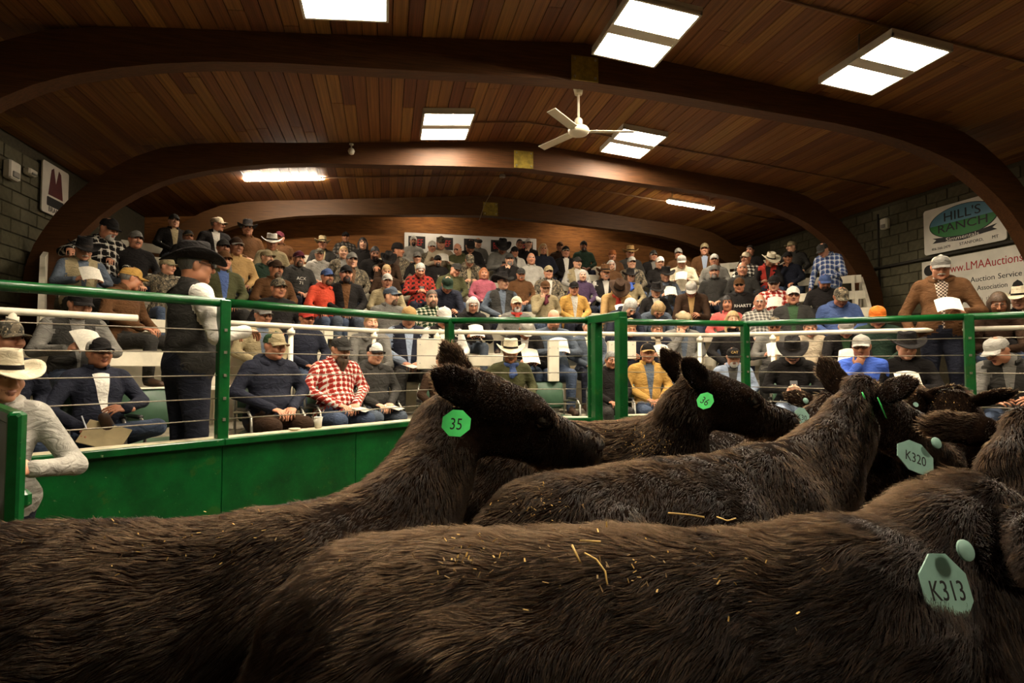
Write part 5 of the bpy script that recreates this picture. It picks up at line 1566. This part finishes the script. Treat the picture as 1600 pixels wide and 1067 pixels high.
# 35: left foreground, body at the left edge, head raised to the right
cow('35', W3(-1.75, 1.42, 1.11), W3(-.62, 1.56, 1.135), pxw(742, 590, 2.18), pxw(946, 672, 2.34), 'black cow with green ear tag 35, head raised in profile at left', 90000, (.022, .0085), .95, ear=((-.5, .5, .5), (-1.0, .62, .12)), hroll=.08, sag=.21)
cow('313', W3(-.30, 1.07, 1.215), W3(.66, 1.13, 1.215), pxw(1535, 772, 1.24), pxw(1790, 950, 1.34), 'nearest black cow with straw on its back and tag K313', 120000, (.02, .012), 1.05, ear=((.3, .8, -.5), (-1.05, .95, -.55)), sag=.07, nk=.12)
cow('mid', W3(.02, 1.86, 1.165), W3(1.06, 2.46, 1.185), pxw(1347, 597, 2.85), pxw(1480, 690, 3.15), 'black cow in the middle seen from behind with a green tag hanging edge-on', 80000, (.024, .012), 1.0, ear=((-.2, .7, .8), (-.4, .9, .1)))
cow('36', W3(-.30, 3.35, 1.2), W3(.72, 3.20, 1.225), pxw(1092, 583, 3.02), pxw(1246, 640, 3.12), 'black cow with green ear tag 36, head in profile before the tan coat person', 40000, (.03, .013), 1.0, ear=((-.95, .2, .62), (-1.0, .45, .3)))
cow('30', W3(.85, 3.05, 1.14), W3(1.55, 3.75, 1.17), pxw(1296, 620, 3.85), pxw(1400, 700, 4.1), 'black cow mostly hidden in the middle with pale tag K30', 16000, (.035, .016), 1.0, ear=((-.3, .9, .15), (-.3, .9, .15)))
cow('320', W3(1.95, .75, 1.2), W3(1.72, 1.62, 1.2), pxw(1612, 652, 2.0), pxw(1735, 770, 2.35), 'black cow at the right edge with pale tag K320', 40000, (.028, .013), 1.1, ear=((-.2, .9, -.05), (-.2, .9, .2)))
cow('back', W3(3.3, 3.6, 1.15), W3(2.9, 4.1, 1.2), pxw(1488, 618, 3.7), pxw(1478, 720, 3.5), 'black cow facing the camera far right with straw-flecked poll', 20000, (.035, .014), 1.0, ear=((-.3, .9, .15), (-.3, .9, .15)))
cow('behind', W3(2.9, 4.3, 1.15), W3(2.3, 4.4, 1.17), pxw(1415, 612, 3.9), pxw(1400, 700, 3.75), 'black cow half hidden between the green tagged cow and the far right cow', 12000, (.035, .016), 1.0, ear=((-.3, .9, .15), (-.3, .9, .15)))
cow('low', W3(.35, .52, 1.13), W3(1.05, .70, 1.16), W3(1.6, .95, 1.3), W3(1.95, 1.1, 1.05), 'dark back of a cow in the bottom right corner', 30000, (.03, .02), 1.05)

# ear tags
M_taggreen = mat('tag_green', '#4fdc70', .45, var=.06, scale=20); M_tagpale = mat('tag_pale', '#82a698', .5, var=.06, scale=20)
def ear_tag(key, px, py, depth, w, hgt, yaw, roll, m, txt, label, tsize=.55, pitch=0.0, button=None, lift=0.0):
    c = COWS[key]; p = at(px, py, depth); o = c['o']
    n = 8
    t = bpy.data.objects.new('ear_tag', None)
    b = MB(); cx_, cy_ = w / 2, hgt / 2; k = .3
    pts = [(-cx_, -cy_ * (1 - 2 * k)), (-cx_ * (1 - 2 * k), -cy_), (cx_ * (1 - 2 * k), -cy_), (cx_, -cy_ * (1 - 2 * k)), (cx_, cy_ * .4), (cx_ * .35, cy_), (-cx_ * .35, cy_), (-cx_, cy_ * .4)]
    b.prism(pts, -.0015, .0015); me = b.mesh('ear_tag', m)
    t = obj('ear_tag', me, o); t.matrix_parent_inverse = Matrix.Identity(4)
    t.location = tuple(p - c['org']); t.rotation_mode = 'XYZ'
    R = Matrix.Rotation(-YAW + yaw, 4, 'Z') @ Matrix.Rotation(math.pi / 2 - .35 + pitch, 4, 'X') @ Matrix.Rotation(roll, 4, 'Z')
    t.rotation_euler = R.to_euler('XYZ')
    if label: t['label'] = label
    if txt: text(txt, hgt * tsize, M_black, t, (0, -.06 * hgt, .0016), (0, 0, 0), ext=.0004, sx=.8)
    if button:
        bp = at(*button, depth - .01); q = MB(); q.lathe([(.002, .003), (.017, .003), (.018, .001), (.018, -.001), (.006, -.003)], (0, 0, 0), 18)
        bo = q.build('tag_button', m, o, True); bo.location = tuple(bp - c['org']); bo.rotation_euler = R.to_euler('XYZ')
ear_tag('35', 713, 661, 1.90, .096, .090, -.1, -.05, M_taggreen, '35', 'bright green octagonal tag reading 35', .62)
ear_tag('36', 1102, 626, 2.78, .075, .085, -.5, -.5, M_taggreen, '36', 'bright green tag reading 36', .6)
ear_tag('mid', 1378, 637, 2.70, .05, .105, 1.1, .25, M_taggreen, '', 'bright green tag hanging edge-on', button=(1349, 618))
ear_tag('30', 1253, 651, 3.45, .095, .115, .2, -.25, M_tagpale, 'K30', 'pale green tag reading K30', .42, button=(1259, 626))
ear_tag('320', 1430, 714, 1.80, .13, .10, .25, -.4, M_tagpale, 'K320', 'pale green tag reading K320', .45, button=(1463, 692))
ear_tag('313', 1478, 918, .98, .105, .11, .3, -.1, M_tagpale, 'K313', 'pale green tag reading K313', .42, button=(1508, 860))
ear_tag('back', 1431, 632, 3.55, .03, .03, 0, 0, M_tagpale, '', 'small pale tag button', .4)

# straw and chaff caught in the coats
M_straw = mat('straw', '#c9a55c', .7, var=.2, scale=40); M_chaff = mat('chaff', '#7a623c', .8, var=.3, scale=60)
def surf(key, x, y):
    hit = COWS[key]['bvh'].ray_cast(Vector(_C), Vector(unit(ray(x, y))))
    return (None, None) if hit[0] is None else (np.array(hit[0]), np.array(hit[1]))
def straw(key, pts, r, label):
    P_ = []
    for x, y in pts:
        p, n = surf(key, x, y)
        if p is None: return
        P_.append(p + n * .030)
    if len(P_) > 1: tag(one('straw', M_straw, None, lambda q: q.tube(P_, r, 6), True), label, 'straw', 'straw stalks on the cattle')
straw('313', [(893, 872), (898, 882), (905, 897)], .0022, 'pale upright straw stalk on the nearest cow, left of the curved one')
straw('313', [(912, 883), (930, 893), (943, 910), (946, 930)], .0016, 'curved straw stalk on the flank of the nearest cow')
straw('313', [(905, 866), (920, 867), (937, 868)], .0018, 'short flat straw stalk high on the nearest cow')
straw('313', [(1045, 826), (1075, 829), (1100, 833)], .0018, 'long straw stalk lying along the back of the nearest cow')
straw('313', [(1120, 820), (1140, 827), (1165, 830)], .0016, 'straw stalk lying toward the shoulder of the nearest cow')
straw('313', [(1120, 832), (1135, 838), (1150, 834)], .0014, 'bent straw stalk near the shoulder of the nearest cow')
def chaff(key, n, box, name_label, size=(.0015, .006)):
    b = MB(); k = 0
    for _ in range(n * 3):
        x = random.gauss((box[0] + box[2]) / 2, (box[2] - box[0]) / 4); y = random.gauss((box[1] + box[3]) / 2, (box[3] - box[1]) / 4)
        p, nn_ = surf(key, x, y)
        if p is None: continue
        d = unit(rng.normal(size=3)); L_ = random.uniform(*size)
        p = p + nn_ * random.uniform(.018, .032); b.bar(p - d * L_, p + d * L_, random.uniform(.001, .003), .0008, random.choice((0, 1)))
        k += 1
        if k >= n: break
    if b.v: tag(b.build('chaff', [M_straw, M_chaff]), name_label, 'chaff', None, 'stuff')
chaff('313', 70, (560, 830, 1320, 960), 'straw chaff caught in the coat of the nearest cow')
chaff('313', 40, (660, 840, 800, 940), 'matted chaff on the rump of the nearest cow')
chaff('35', 40, (60, 800, 560, 900), 'chaff flecks on the back of the cow tagged 35')
chaff('mid', 60, (770, 770, 900, 820), 'dry chaff on the rump of the middle cow')
chaff('36', 120, (960, 660, 1060, 720), 'chaff flecks on the shoulder of the cow tagged 36')
chaff('back', 60, (1450, 610, 1530, 670), 'straw chaff on the poll of the far right cow')

# ------------------------------------------------------------------ lettering becomes plain mesh
bpy.context.view_layer.update()
_dg = bpy.context.evaluated_depsgraph_get()
for o in [q for q in scene.objects if q.type == 'FONT']:
    me = bpy.data.meshes.new_from_object(o.evaluated_get(_dg))
    nm, par, mb, mpi = o.name.split('.')[0], o.parent, o.matrix_basis.copy(), o.matrix_parent_inverse.copy()
    cu = o.data
    bpy.data.objects.remove(o); bpy.data.curves.remove(cu)
    me.name = nm
    n = bpy.data.objects.new(nm, me); link(n, par); n.matrix_parent_inverse = mpi; n.matrix_basis = mb
